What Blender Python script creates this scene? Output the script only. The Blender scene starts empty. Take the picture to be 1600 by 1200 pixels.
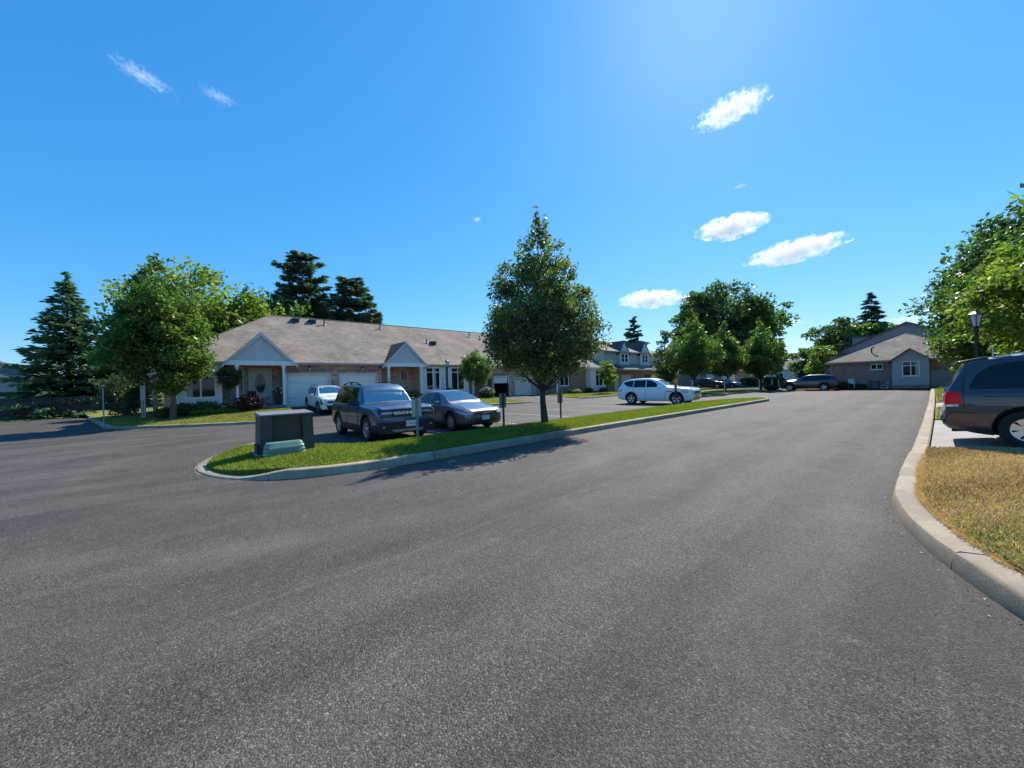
import bpy, bmesh, math, random
import numpy as np
from mathutils import Vector, Matrix
from mathutils.bvhtree import BVHTree

random.seed(7)
rng = np.random.default_rng(7)
C = bpy.context.scene.collection
SC = bpy.context.scene
rad = math.radians

# ------------------------------------------------------------------ camera
# world frame: +X along the road away from the camera, +Y to its left, ground z = 0
PSI, ROLL = math.atan2(659, 578), rad(1.66)
cam_d = bpy.data.cameras.new('camera')
cam = bpy.data.objects.new('camera', cam_d)
C.objects.link(cam)
fw = Vector((math.cos(PSI), math.sin(PSI), 0))
r0 = Vector((math.sin(PSI), -math.cos(PSI), 0))
up = Vector((0, 0, 1))
cx = r0 * math.cos(ROLL) - up * math.sin(ROLL)
cy = r0 * math.sin(ROLL) + up * math.cos(ROLL)
cz = -fw
cam.matrix_world = Matrix(((cx.x, cy.x, cz.x, 0), (cx.y, cy.y, cz.y, 0), (cx.z, cy.z, cz.z, 1.6), (0, 0, 0, 1)))
cam_d.sensor_width = 36.0
cam_d.lens = 578.0 / 1600.0 * 36.0
cam_d.clip_start = 0.05
cam_d.clip_end = 6000
SC.camera = cam

# ------------------------------------------------------------------ sky, sun, exposure
SUN_AZ, SUN_EL = rad(20.0), rad(45.0)          # azimuth counted from +X towards +Y
w = bpy.data.worlds.new('World')
SC.world = w
w.use_nodes = True
nt = w.node_tree
nt.nodes.clear()
sky = nt.nodes.new('ShaderNodeTexSky')
sky.sky_type = 'NISHITA'
sky.sun_disc = False
sky.sun_elevation = SUN_EL
sky.sun_rotation = math.pi / 2 - SUN_AZ
sky.altitude = 100
sky.air_density = 1.0
sky.dust_density = 0.2
sky.ozone_density = 4.0
# colour response of the sky: one smooth curve per channel, the same over the whole dome (deep azure of a phone picture)
sep = nt.nodes.new('ShaderNodeSeparateColor')
com = nt.nodes.new('ShaderNodeCombineColor')
hsv = nt.nodes.new('ShaderNodeHueSaturation')
hsv.inputs['Saturation'].default_value = 1.06
nt.links.new(sky.outputs[0], hsv.inputs['Color'])
nt.links.new(hsv.outputs[0], sep.inputs[0])
for ch, (k_, e_) in enumerate(((.92, 1.2), (.98, .70), (1.25, .5))):
    m1 = nt.nodes.new('ShaderNodeMath'); m1.operation = 'MULTIPLY'; m1.inputs[1].default_value = .1
    m2 = nt.nodes.new('ShaderNodeMath'); m2.operation = 'POWER'; m2.inputs[1].default_value = e_
    m3 = nt.nodes.new('ShaderNodeMath'); m3.operation = 'MULTIPLY'; m3.inputs[1].default_value = k_ * 6.4
    nt.links.new(sep.outputs[ch], m1.inputs[0]); nt.links.new(m1.outputs[0], m2.inputs[0]); nt.links.new(m2.outputs[0], m3.inputs[0])
    nt.links.new(m3.outputs[0], com.inputs[ch])
bg = nt.nodes.new('ShaderNodeBackground')
bg.inputs['Strength'].default_value = 0.10
wo = nt.nodes.new('ShaderNodeOutputWorld')
nt.links.new(com.outputs[0], bg.inputs['Color'])
nt.links.new(bg.outputs[0], wo.inputs[0])

sun_d = bpy.data.lights.new('sun', 'SUN')
sun_d.energy = 4.6
sun_d.angle = rad(0.53)
sun_d.color = (1.0, 0.93, 0.82)
sun = bpy.data.objects.new('sun', sun_d)
C.objects.link(sun)
sdir = Vector((math.cos(SUN_EL) * math.cos(SUN_AZ), math.cos(SUN_EL) * math.sin(SUN_AZ), math.sin(SUN_EL)))
sun.rotation_euler = sdir.to_track_quat('Z', 'Y').to_euler()

SC.view_settings.view_transform = 'Standard'
SC.view_settings.look = 'None'
SC.view_settings.exposure = 0.78
SC.view_settings.gamma = 1.0
SC.view_settings.use_curve_mapping = False
SC.render.engine = 'CYCLES'
SC.cycles.max_bounces = 8
SC.cycles.transparent_max_bounces = 12
SC.cycles.volume_bounces = 3
SC.cycles.use_denoising = True

# ------------------------------------------------------------------ materials
MATS = {}


class NB:
    """small node-building helper for one material"""
    def __init__(s, name):
        s.m = bpy.data.materials.new(name)
        s.m.use_nodes = True
        s.t = s.m.node_tree
        s.b = s.t.nodes['Principled BSDF']
        s.out = s.t.nodes['Material Output']
        MATS[name] = s.m

    def n(s, typ, **kw):
        nd = s.t.nodes.new(typ)
        for k, v in kw.items():
            if k in nd.inputs:
                s.set(nd.inputs[k], v)
            else:
                setattr(nd, k, v)
        return nd

    def set(s, inp, v):
        if isinstance(v, bpy.types.NodeSocket):
            s.t.links.new(v, inp)
        else:
            if isinstance(v, tuple) and len(v) == 3 and inp.type == 'RGBA':
                v = (*v, 1)
            inp.default_value = v

    def P(s, **kw):
        for k, v in kw.items():
            s.set(s.b.inputs[k.replace('_', ' ')], v)

    def pos(s):
        return s.n('ShaderNodeNewGeometry').outputs['Position']

    def obj(s):
        return s.n('ShaderNodeTexCoord').outputs['Object']

    def map(s, vec, scale=(1, 1, 1), rot=(0, 0, 0)):
        return s.n('ShaderNodeMapping', Vector=vec, Scale=scale, Rotation=rot).outputs[0]

    def noise(s, vec, scale, detail=4, rough=.55, dist=0):
        return s.n('ShaderNodeTexNoise', Vector=vec, Scale=scale, Detail=detail, Roughness=rough, Distortion=dist).outputs['Fac']

    def ramp(s, fac, stops):
        nd = s.n('ShaderNodeValToRGB', Fac=fac)
        el = nd.color_ramp.elements
        while len(el) < len(stops):
            el.new(.5)
        for e, (p, c) in zip(el, stops):
            e.position = p
            e.color = (*c, 1) if isinstance(c, tuple) else (c, c, c, 1)
        return nd.outputs[0]

    def mix(s, fac, a, b, blend='MIX'):
        nd = s.n('ShaderNodeMix', data_type='RGBA', blend_type=blend)
        s.set(nd.inputs[0], fac)
        s.set(nd.inputs[6], a)
        s.set(nd.inputs[7], b)
        return nd.outputs[2]

    def math(s, op, a, b=0.0, c=0.0):
        nd = s.n('ShaderNodeMath', operation=op)
        s.set(nd.inputs[0], a)
        s.set(nd.inputs[1], b)
        s.set(nd.inputs[2], c)
        return nd.outputs[0]

    def bump(s, h, strength=.3, dist=.01):
        o = s.n('ShaderNodeBump', Height=h, Strength=strength, Distance=dist).outputs[0]
        s.set(s.b.inputs['Normal'], o)


def plain(name, col, rough=.5, metal=0.0, var=0.0, scale=8.0, bump=0.0, coat=0.0, spec=None):
    b = NB(name)
    b.P(Roughness=rough, Metallic=metal)
    if var:
        v = b.obj()
        f = b.noise(v, scale, 5)
        lo = tuple(c * (1 - var) for c in col)
        hi = tuple(min(1, c * (1 + var)) for c in col)
        b.P(Base_Color=b.ramp(f, [(.3, lo), (.7, hi)]))
        if bump:
            b.bump(b.noise(v, scale * 6, 3), bump, .01)
    else:
        b.P(Base_Color=col)
    if coat:
        b.P(Coat_Weight=coat, Coat_Roughness=.03)
    if spec is not None:
        b.P(Specular_IOR_Level=spec)
    return b.m


def mat_asphalt():
    b = NB('asphalt')
    p = b.pos()
    big = b.noise(p, .22, 5, .6, .4)
    mid = b.noise(b.map(p, (.5, 1.6, 1), (0, 0, .35)), .9, 6, .65, .8)
    streak = b.noise(b.map(p, (.3, 1.5, 1), (0, 0, -.5)), .8, 5, .6, .9)
    fine = b.noise(p, 55, 4, .7)
    vo = b.n('ShaderNodeTexVoronoi', Vector=p, Scale=165.0)
    vo2 = b.n('ShaderNodeTexVoronoi', Vector=p, Scale=95.0)
    stone = b.ramp(vo.outputs['Color'], [(.0, .1), (.45, .70), (.8, 1.35), (.96, 2.8)])
    stone2 = b.ramp(vo2.outputs['Color'], [(.0, .45), (.6, 1.0), (.9, 1.35), (1.0, 2.0)])
    base = b.ramp(big, [(.3, (.066, .059, .053)), (.5, (.086, .077, .069)), (.72, (.112, .100, .089))])
    base = b.mix(.6, base, b.ramp(mid, [(.3, (.052, .047, .042)), (.62, (.100, .090, .080)), (.8, (.155, .139, .124))]))
    base = b.mix(.45, base, b.ramp(streak, [(.35, (.054, .049, .045)), (.7, (.102, .092, .084))]))
    # pale scuffs left by turning tyres
    wv = b.n('ShaderNodeTexNoise', Vector=b.map(p, (.8, .8, 1), (0, 0, .9)), Scale=.55, Detail=3, Roughness=.5, Distortion=3.5)
    scuff = b.ramp(wv.outputs['Fac'], [(.485, 0.0), (.5, 1.0), (.515, 0.0)])
    scuff = b.math('MULTIPLY', scuff, b.ramp(b.noise(p, .5, 3), [(.5, 0.0), (.7, .35)]))
    base = b.mix(scuff, base, (.2, .195, .19))
    # paver joint lines, slightly darker and lighter lanes, and a few oily spots
    sx = b.n('ShaderNodeSeparateXYZ', Vector=p)
    wob = b.math('MULTIPLY', b.math('SUBTRACT', b.noise(p, .35, 3), .5), .5)
    lane = b.math('FRACT', b.math('DIVIDE', b.math('ADD', sx.outputs[1], wob), 3.4))
    base = b.mix(b.ramp(lane, [(.0, .5), (.012, .0), (.40, .0), (.41, .30), (.62, .30), (.63, .0), (.99, .0), (1.0, .5)]), base, (.125, .115, .106))
    base = b.mix(b.ramp(b.noise(p, 1.1, 3, .5, .4), [(.68, 0.0), (.76, .55)]), base, (.04, .037, .035))
    crk = b.n('ShaderNodeTexVoronoi', Vector=b.n('ShaderNodeVectorMath', operation='ADD').outputs[0], Scale=.16, feature='DISTANCE_TO_EDGE')
    vm = crk.inputs['Vector'].links[0].from_node
    b.set(vm.inputs[0], p)
    b.set(vm.inputs[1], b.n('ShaderNodeTexNoise', Vector=p, Scale=1.3, Detail=5).outputs['Color'])
    crack = b.math('MULTIPLY', b.ramp(crk.outputs['Distance'], [(.0, 1.0), (.006, 0.0)]), b.ramp(b.noise(p, .12, 2), [(.52, 0.0), (.6, .75)]))
    base = b.mix(crack, base, (.022, .021, .02))
    base = b.mix(1.0, base, stone, 'MULTIPLY')
    base = b.mix(1.0, base, stone2, 'MULTIPLY')
    # broad tonal patches, worn tracks round the island nose and along the road, darker strip along the right kerb
    base = b.mix(1.0, base, b.ramp(b.noise(p, .33, 5, .6, .7), [(.3, .82), (.5, 1.0), (.7, 1.15)]), 'MULTIPLY')
    base = b.mix(1.0, base, b.ramp(b.noise(p, 3.2, 4, .7, .2), [(.3, .86), (.7, 1.12)]), 'MULTIPLY')
    dv = b.n('ShaderNodeVectorMath', operation='DISTANCE')
    b.set(dv.inputs[0], p)
    dv.inputs[1].default_value = (3.5, 11.0, 0)
    r_ = b.math('ADD', dv.outputs['Value'], b.math('MULTIPLY', b.noise(p, .5, 3), .9))
    ring = b.ramp(b.math('DIVIDE', r_, 14.0), [(.36, 0.0), (.40, .8), (.43, .1), (.50, .0), (.535, 1.0), (.57, .1), (.64, .7), (.67, .0), (.78, .5), (.81, .0)])
    trk = b.n('ShaderNodeTexWave', Vector=b.map(p, (.045, 1.0, 1)), Scale=.24, Distortion=1.6, Detail=2, bands_direction='Y').outputs['Fac']
    wear = b.math('ADD', b.math('MULTIPLY', ring, .13), b.math('MULTIPLY', b.ramp(trk, [(.45, 0.0), (.75, 1.0)]), .05))
    wear = b.math('MULTIPLY', wear, b.ramp(b.noise(b.map(p, (.5, 1.4, 1)), 1.2, 5, .7), [(.3, .2), (.65, 1.3)]))
    base = b.mix(wear, base, (.26, .235, .21))
    edge = b.ramp(b.math('ADD', sx.outputs[1], b.math('MULTIPLY', b.noise(p, 1.5, 4), .7)), [(.25, 1.0), (.6, .9), (.95, 0.0)])
    edge = b.math('MULTIPLY', edge, b.math('GREATER_THAN', sx.outputs[0], 3.0))
    base = b.mix(b.math('MULTIPLY', edge, .42), base, (.03, .028, .027))
    b.P(Base_Color=base, Roughness=b.ramp(fine, [(.3, .7), (.7, .9)]), Specular_IOR_Level=.28)
    h = b.math('ADD', b.math('MULTIPLY', vo.outputs['Distance'], -.8), b.math('MULTIPLY', fine, .6))
    h = b.math('ADD', h, b.math('MULTIPLY', vo2.outputs['Distance'], -1.1))
    b.bump(h, .6, .008)


def mat_concrete(name, lo, hi, scale=3):
    b = NB(name)
    p = b.pos()
    f = b.noise(p, scale, 6, .65)
    g = b.noise(p, 90, 3, .7)
    st = b.noise(b.map(p, (1, 1, .3)), .9, 4, .6, .6)
    col = b.ramp(f, [(.3, lo), (.7, hi)])
    col = b.mix(b.ramp(st, [(.5, 0.0), (.75, .45)]), col, tuple(c * .55 for c in lo))
    col = b.mix(1.0, col, b.ramp(g, [(.3, .72), (.6, 1.08)]), 'MULTIPLY')
    oi = b.n('ShaderNodeObjectInfo').outputs['Random']
    col = b.mix(1.0, col, b.ramp(oi, [(0, .86), (1, 1.12)]), 'MULTIPLY')
    sc = b.n('ShaderNodeTexNoise', Vector=b.map(p, (1, 1, 6)), Scale=2.2, Detail=6, Roughness=.75)
    col = b.mix(b.ramp(sc.outputs['Fac'], [(.56, 0.0), (.7, .6)]), col, tuple(c * .42 for c in lo))
    b.P(Base_Color=col, Roughness=.88)
    b.bump(b.math('ADD', g, b.math('MULTIPLY', f, 2.0)), .45, .008)


def mat_turf(name, cols, scale=1.2, patch=None):
    b = NB(name)
    p = b.pos()
    f = b.noise(p, scale, 6, .7, .3)
    g = b.noise(p, 28, 5, .8)
    col = b.ramp(f, [(.3, cols[0]), (.5, cols[1]), (.7, cols[2])])
    if patch:
        col = b.mix(b.ramp(b.noise(p, patch[1], 4, .6, .5), [(.42, 0.0), (.62, 1.0)]), col, patch[0])
    col = b.mix(1.0, col, b.ramp(g, [(.25, .45), (.7, 1.35)]), 'MULTIPLY')
    b.P(Base_Color=col, Roughness=.95, Specular_IOR_Level=.1)
    b.bump(g, .9, .04)


def wall_uv(b):
    g = b.n('ShaderNodeNewGeometry')
    sp = b.n('ShaderNodeSeparateXYZ', Vector=g.outputs['Position'])
    sn = b.n('ShaderNodeSeparateXYZ', Vector=g.outputs['True Normal'])
    ax = b.math('ABSOLUTE', sn.outputs[0])
    ay = b.math('ABSOLUTE', sn.outputs[1])
    u = b.math('ADD', b.math('MULTIPLY', sp.outputs[0], b.math('GREATER_THAN', ay, ax)), b.math('MULTIPLY', sp.outputs[1], b.math('GREATER_THAN', ax, ay)))
    return b.n('ShaderNodeCombineXYZ', X=u, Y=sp.outputs[2], Z=0.0).outputs[0], g.outputs['Position']


def mat_brick(name, c1, c2, c3, mortar):
    b = NB(name)
    uv, p = wall_uv(b)
    br = b.n('ShaderNodeTexBrick', Vector=uv, Scale=1.0)
    br.offset = .5
    for k, v in (('Color1', c1), ('Color2', c2), ('Mortar', mortar)):
        b.set(br.inputs[k], v)
    br.inputs['Mortar Size'].default_value = .008
    br.inputs['Brick Width'].default_value = .22
    br.inputs['Row Height'].default_value = .075
    br.inputs['Bias'].default_value = -.1
    cell = b.n('ShaderNodeTexVoronoi', Vector=b.map(uv, (4.5, 13.3, 1)), Scale=1.0).outputs['Color']
    col = b.mix(b.ramp(cell, [(.5, 0.0), (.66, .9)]), br.outputs['Color'], c3)
    col = b.mix(.4, col, b.ramp(b.noise(p, 1.4, 5, .7), [(.3, tuple(x * .7 for x in c1)), (.7, tuple(min(1, x * 1.25) for x in c2))]))
    b.P(Base_Color=col, Roughness=.9)
    b.bump(b.math('SUBTRACT', 1.0, br.outputs['Fac']), .6, .01)


def mat_shingle(name, c1, c2, c3):
    b = NB(name)
    uv, p = wall_uv(b)
    br = b.n('ShaderNodeTexBrick', Vector=uv, Scale=1.0)
    br.offset = .37
    for k, v in (('Color1', c1), ('Color2', c2), ('Mortar', tuple(x * .45 for x in c1))):
        b.set(br.inputs[k], v)
    br.inputs['Mortar Size'].default_value = .012
    br.inputs['Brick Width'].default_value = .3
    br.inputs['Row Height'].default_value = .08
    cell = b.n('ShaderNodeTexVoronoi', Vector=b.map(uv, (3.3, 12.5, 1)), Scale=1.0).outputs['Color']
    col = b.mix(b.ramp(cell, [(.3, 0.0), (.8, .75)]), br.outputs['Color'], c3)
    col = b.mix(.5, col, b.ramp(b.noise(p, .7, 6, .7), [(.3, tuple(x * .62 for x in c1)), (.7, tuple(x * 1.25 for x in c2))]))
    col = b.mix(1.0, col, b.ramp(b.noise(p, 45, 3, .8), [(.3, .7), (.7, 1.25)]), 'MULTIPLY')
    b.P(Base_Color=col, Roughness=.92, Specular_IOR_Level=.2)
    b.bump(b.math('SUBTRACT', 1.0, br.outputs['Fac']), .7, .015)


def mat_leaf(name, lo, mid, hi, trans=.3, rough=.45):
    b = NB(name)
    g = b.n('ShaderNodeNewGeometry')
    f = b.math('ADD', b.math('MULTIPLY', g.outputs['Random Per Island'], .55), b.math('MULTIPLY', b.noise(g.outputs['Position'], .9, 3), .45))
    col = b.ramp(f, [(.2, lo), (.5, mid), (.82, hi)])
    b.P(Base_Color=col, Roughness=rough, Specular_IOR_Level=.28)
    tr = b.n('ShaderNodeBsdfTranslucent', Color=b.mix(1.0, col, (1.25, 1.35, .5), 'MULTIPLY'))
    mx = b.n('ShaderNodeMixShader')
    b.set(mx.inputs[0], trans)
    b.t.links.new(b.b.outputs[0], mx.inputs[1])
    b.t.links.new(tr.outputs[0], mx.inputs[2])
    b.t.links.new(mx.outputs[0], b.out.inputs[0])


def mat_bark(name, lo, hi):
    b = NB(name)
    v = b.map(b.obj(), (6, 6, 1.2))
    f = b.noise(v, 3, 6, .7)
    b.P(Base_Color=b.ramp(f, [(.3, lo), (.7, hi)]), Roughness=.95)
    b.bump(f, .8, .03)


def mat_paint(name, col, metal=.3, rough=.3):
    b = NB(name)
    n_ = b.noise(b.obj(), 2.2, 4, .6)
    b.P(Base_Color=b.ramp(n_, [(.3, tuple(c * .92 for c in col)), (.7, tuple(min(1, c * 1.06) for c in col))]), Metallic=metal,
        Roughness=b.ramp(n_, [(.3, rough * .85), (.7, rough * 1.2)]), Coat_Weight=1.0, Coat_Roughness=.04)


def mat_cloud(dims, slant, scale, dens, thin):
    """vapour thinning out from the middle of an ellipsoid and torn by fractal noise"""
    b = NB('cloud_vapour')
    b.t.nodes.remove(b.b)
    v = b.obj()
    sp = b.n('ShaderNodeSeparateXYZ', Vector=v)
    q = b.n('ShaderNodeCombineXYZ', X=b.math('DIVIDE', sp.outputs[0], dims[0]), Y=b.math('DIVIDE', sp.outputs[1], dims[1]),
            Z=b.math('DIVIDE', b.math('SUBTRACT', sp.outputs[2], b.math('MULTIPLY', sp.outputs[0], slant)), dims[2])).outputs[0]
    d = b.n('ShaderNodeVectorMath', operation='LENGTH', **{}).outputs['Value']
    d.node.operation = 'LENGTH'
    b.set(d.node.inputs[0], q)
    f = b.noise(v, 1.0 / scale, 7, .66, .5)
    e = b.math('ADD', b.math('MULTIPLY', b.math('SUBTRACT', f, .5), 3.4), b.math('SUBTRACT', thin, d))
    pv = b.n('ShaderNodeVolumePrincipled', Color=(.99, .99, 1.0), Anisotropy=.25)
    b.set(pv.inputs['Density'], b.math('MULTIPLY', b.ramp(e, [(.0, 0.0), (.45, 1.0)]), dens))
    b.t.links.new(pv.outputs[0], b.out.inputs['Volume'])
    return b.m


mat_asphalt()
mat_concrete('kerb_concrete', (.235, .19, .13), (.40, .33, .24), 2.5)
mat_concrete('drive_concrete', (.22, .205, .185), (.33, .31, .28), 1.2)
mat_turf('turf_green', [(.06, .095, .018), (.11, .16, .026), (.18, .20, .05)], 1.5)
mat_turf('turf_yard', [(.11, .13, .034), (.20, .21, .06), (.34, .28, .12)], .9)
mat_turf('turf_dry', [(.25, .16, .075), (.38, .265, .13), (.48, .36, .19)], 1.1, ((.20, .20, .065), .5))
mat_turf('field', [(.06, .08, .03), (.1, .11, .045), (.16, .14, .07)], .05)
mat_turf('soil', [(.03, .022, .016), (.05, .035, .025), (.08, .055, .04)], 2)
mat_turf('mulch', [(.07, .03, .025), (.11, .05, .04), (.15, .07, .055)], 3)
mat_brick('brick_tan', (.56, .30, .20), (.72, .47, .33), (.30, .14, .095), (.62, .55, .46))
mat_brick('brick_brown', (.36, .21, .17), (.44, .28, .22), (.24, .13, .11), (.44, .37, .32))
mat_brick('brick_red', (.34, .16, .10), (.44, .24, .16), (.24, .10, .07), (.45, .40, .36))
mat_shingle('shingle_brown', (.22, .182, .145), (.35, .292, .235), (.11, .092, .077))
mat_shingle('shingle_grey', (.24, .21, .185), (.32, .28, .245), (.18, .155, .135))
mat_shingle('shingle_dark', (.09, .085, .085), (.13, .12, .12), (.06, .056, .056))
plain('siding_grey', (.76, .73, .69), .6, 0, .06, 3)
plain('siding_blue', (.60, .58, .56), .6, 0, .06, 3)
plain('siding_dark', (.24, .25, .26), .7, 0, .08, 3)
plain('siding_mid', (.40, .41, .42), .6, 0, .06, 3)
plain('siding_stone', (.50, .47, .43), .65, 0, .06, 3)
plain('siding_beige', (.58, .53, .46), .65, 0, .06, 3)
plain('trim_white', (.88, .85, .79), .5, 0, .05, 5)
plain('trim_beige', (.66, .60, .5), .55, 0, .05, 5)
plain('fascia', (.36, .33, .30), .5, 0, .08, 4)
plain('garage_white', (.88, .83, .73), .5, 0, .05, 2)
plain('garage_cream', (.76, .66, .52), .5, 0, .05, 2)
plain('door_cream', (.66, .59, .47), .5, 0, .05, 4)
plain('door_dark', (.045, .045, .05), .5)
plain('interior_dark', (.035, .033, .03), .9, 0, .3, 2)
plain('iron_black', (.018, .018, .02), .45)
plain('pane', (.012, .02, .028), .04, 0, spec=.5)
plain('lamp_glass', (.55, .58, .58), .15)
plain('curtain', (.42, .44, .42), .9, 0, .2, 6)
plain('fence_wood', (.085, .075, .065), .9, 0, .35, 2.5, .4)
plain('post_steel', (.30, .32, .33), .5, .4, .15, 9)
plain('post_wood', (.075, .06, .05), .9, 0, .3, 8)
plain('board_beige', (.56, .50, .40), .7, 0, .12, 9)
plain('board_grey', (.26, .25, .22), .8, 0, .15, 9)
plain('sign_white', (.72, .72, .70), .5)
plain('sign_blue', (.03, .12, .42), .5)
plain('transformer_green', (.048, .048, .042), .55, 0, .18, 4, .08)
plain('transformer_lid', (.17, .178, .16), .5, 0, .12, 4)
plain('pedestal_green', (.13, .27, .20), .38, 0, .10, 5)
plain('marking', (.16, .16, .15), .6)
plain('line_white', (.34, .34, .33), .85, 0, .35, 9)
plain('terracotta', (.22, .09, .05), .8, 0, .2, 6)
plain('planter_dark', (.03, .03, .035), .6)
plain('flower_red', (.5, .05, .06), .6)
plain('flower_pink', (.55, .2, .25), .6)
plain('flower_white', (.7, .66, .52), .6)
plain('leaf_burgundy', (.06, .018, .022), .55)
plain('plastic_grey', (.35, .36, .36), .6, 0, .1, 5)
# vehicles
mat_paint('paint_blue_grey', (.042, .082, .145), .75, .36)
mat_paint('paint_dark_grey', (.115, .122, .15), .75, .36)
mat_paint('paint_white', (.76, .78, .80), .0, .3)
mat_paint('paint_charcoal', (.038, .044, .048), .4, .4)
mat_paint('paint_black', (.016, .016, .022), .3, .3)
mat_paint('paint_blue', (.03, .10, .28), .3, .3)
plain('car_glass', (.012, .02, .026), .03, 0, spec=1.0)
MATS['car_glass'].node_tree.nodes['Principled BSDF'].inputs['IOR'].default_value = 2.6
plain('car_glass_dark', (.006, .007, .008), .05, 0, spec=.5)
plain('cladding', (.014, .014, .015), .6, 0, .2, 6)
plain('tyre', (.016, .016, .016), .85, 0, .25, 10)
plain('rim_silver', (.62, .63, .64), .28, .85)
plain('rim_dark', (.02, .02, .02), .4, .3)
plain('chrome', (.75, .75, .76), .12, 1.0)
plain('headlamp', (.55, .58, .60), .08, .2, coat=1.0)
plain('lamp_black', (.02, .02, .022), .1, 0, coat=1.0)
plain('taillight_red', (.78, .008, .012), .35, 0, spec=.3)
plain('lamp_amber', (.75, .32, .04), .2, 0, coat=1.0)
plain('plate_white', (.7, .72, .74), .45)
plain('plate_ink', (.04, .09, .3), .5)
# foliage
mat_leaf('leaf_pear', (.055, .09, .046), (.115, .17, .066), (.23, .28, .11), .48, .42)
mat_leaf('leaf_maple', (0.045, 0.100, 0.030), (0.090, 0.176, 0.041), (0.176, 0.272, 0.064), .48, .42)
mat_leaf('leaf_lime', (0.078, 0.139, 0.029), (0.159, 0.257, 0.048), (0.272, 0.356, 0.082), .5, .42)
mat_leaf('leaf_deep', (0.040, 0.088, 0.042), (0.074, 0.149, 0.054), (0.152, 0.235, 0.079), .44, .42)
mat_leaf('leaf_shrub', (0.035, 0.067, 0.028), (0.065, 0.112, 0.038), (0.118, 0.173, 0.058), .25, .42)
mat_leaf('needle_spruce', (0.036, 0.090, 0.057), (0.072, 0.155, 0.083), (0.153, 0.265, 0.107), .34, .65)
mat_leaf('needle_light', (0.062, 0.135, 0.038), (0.118, 0.234, 0.058), (0.199, 0.339, 0.082), .3, .65)
mat_leaf('needle_pine', (0.033, 0.074, 0.061), (0.060, 0.128, 0.095), (0.131, 0.214, 0.135), .3, .65)
mat_leaf('grass_green', (.10, .145, .018), (.18, .235, .032), (.31, .32, .085), .42, .6)
mat_leaf('grass_yard', (.14, .165, .03), (.24, .255, .06), (.38, .34, .13), .38, .7)
mat_leaf('grass_dry', (.45, .27, .145), (.60, .41, .24), (.72, .56, .37), .25, .8)
mat_leaf('grass_dry_green', (.15, .165, .055), (.27, .265, .10), (.42, .37, .19), .3, .8)
mat_leaf('grass_brown', (.22, .125, .06), (.36, .22, .11), (.52, .36, .2), .25, .8)
mat_bark('bark', (.03, .024, .019), (.075, .06, .048))
mat_bark('bark_grey', (.06, .05, .042), (.14, .12, .10))


# ------------------------------------------------------------------ builders
def tag(o, label=None, cat=None, group=None, kind=None):
    if label: o['label'] = label
    if cat: o['category'] = cat
    if group: o['group'] = group
    if kind: o['kind'] = kind
    return o


def thing(name, label, cat, loc=(0, 0, 0), rz=0, group=None):
    o = bpy.data.objects.new(name, None)
    C.objects.link(o)
    o.location = loc
    o.rotation_euler = (0, 0, rz)
    o.empty_display_size = .2
    return tag(o, label, cat, group)


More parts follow.
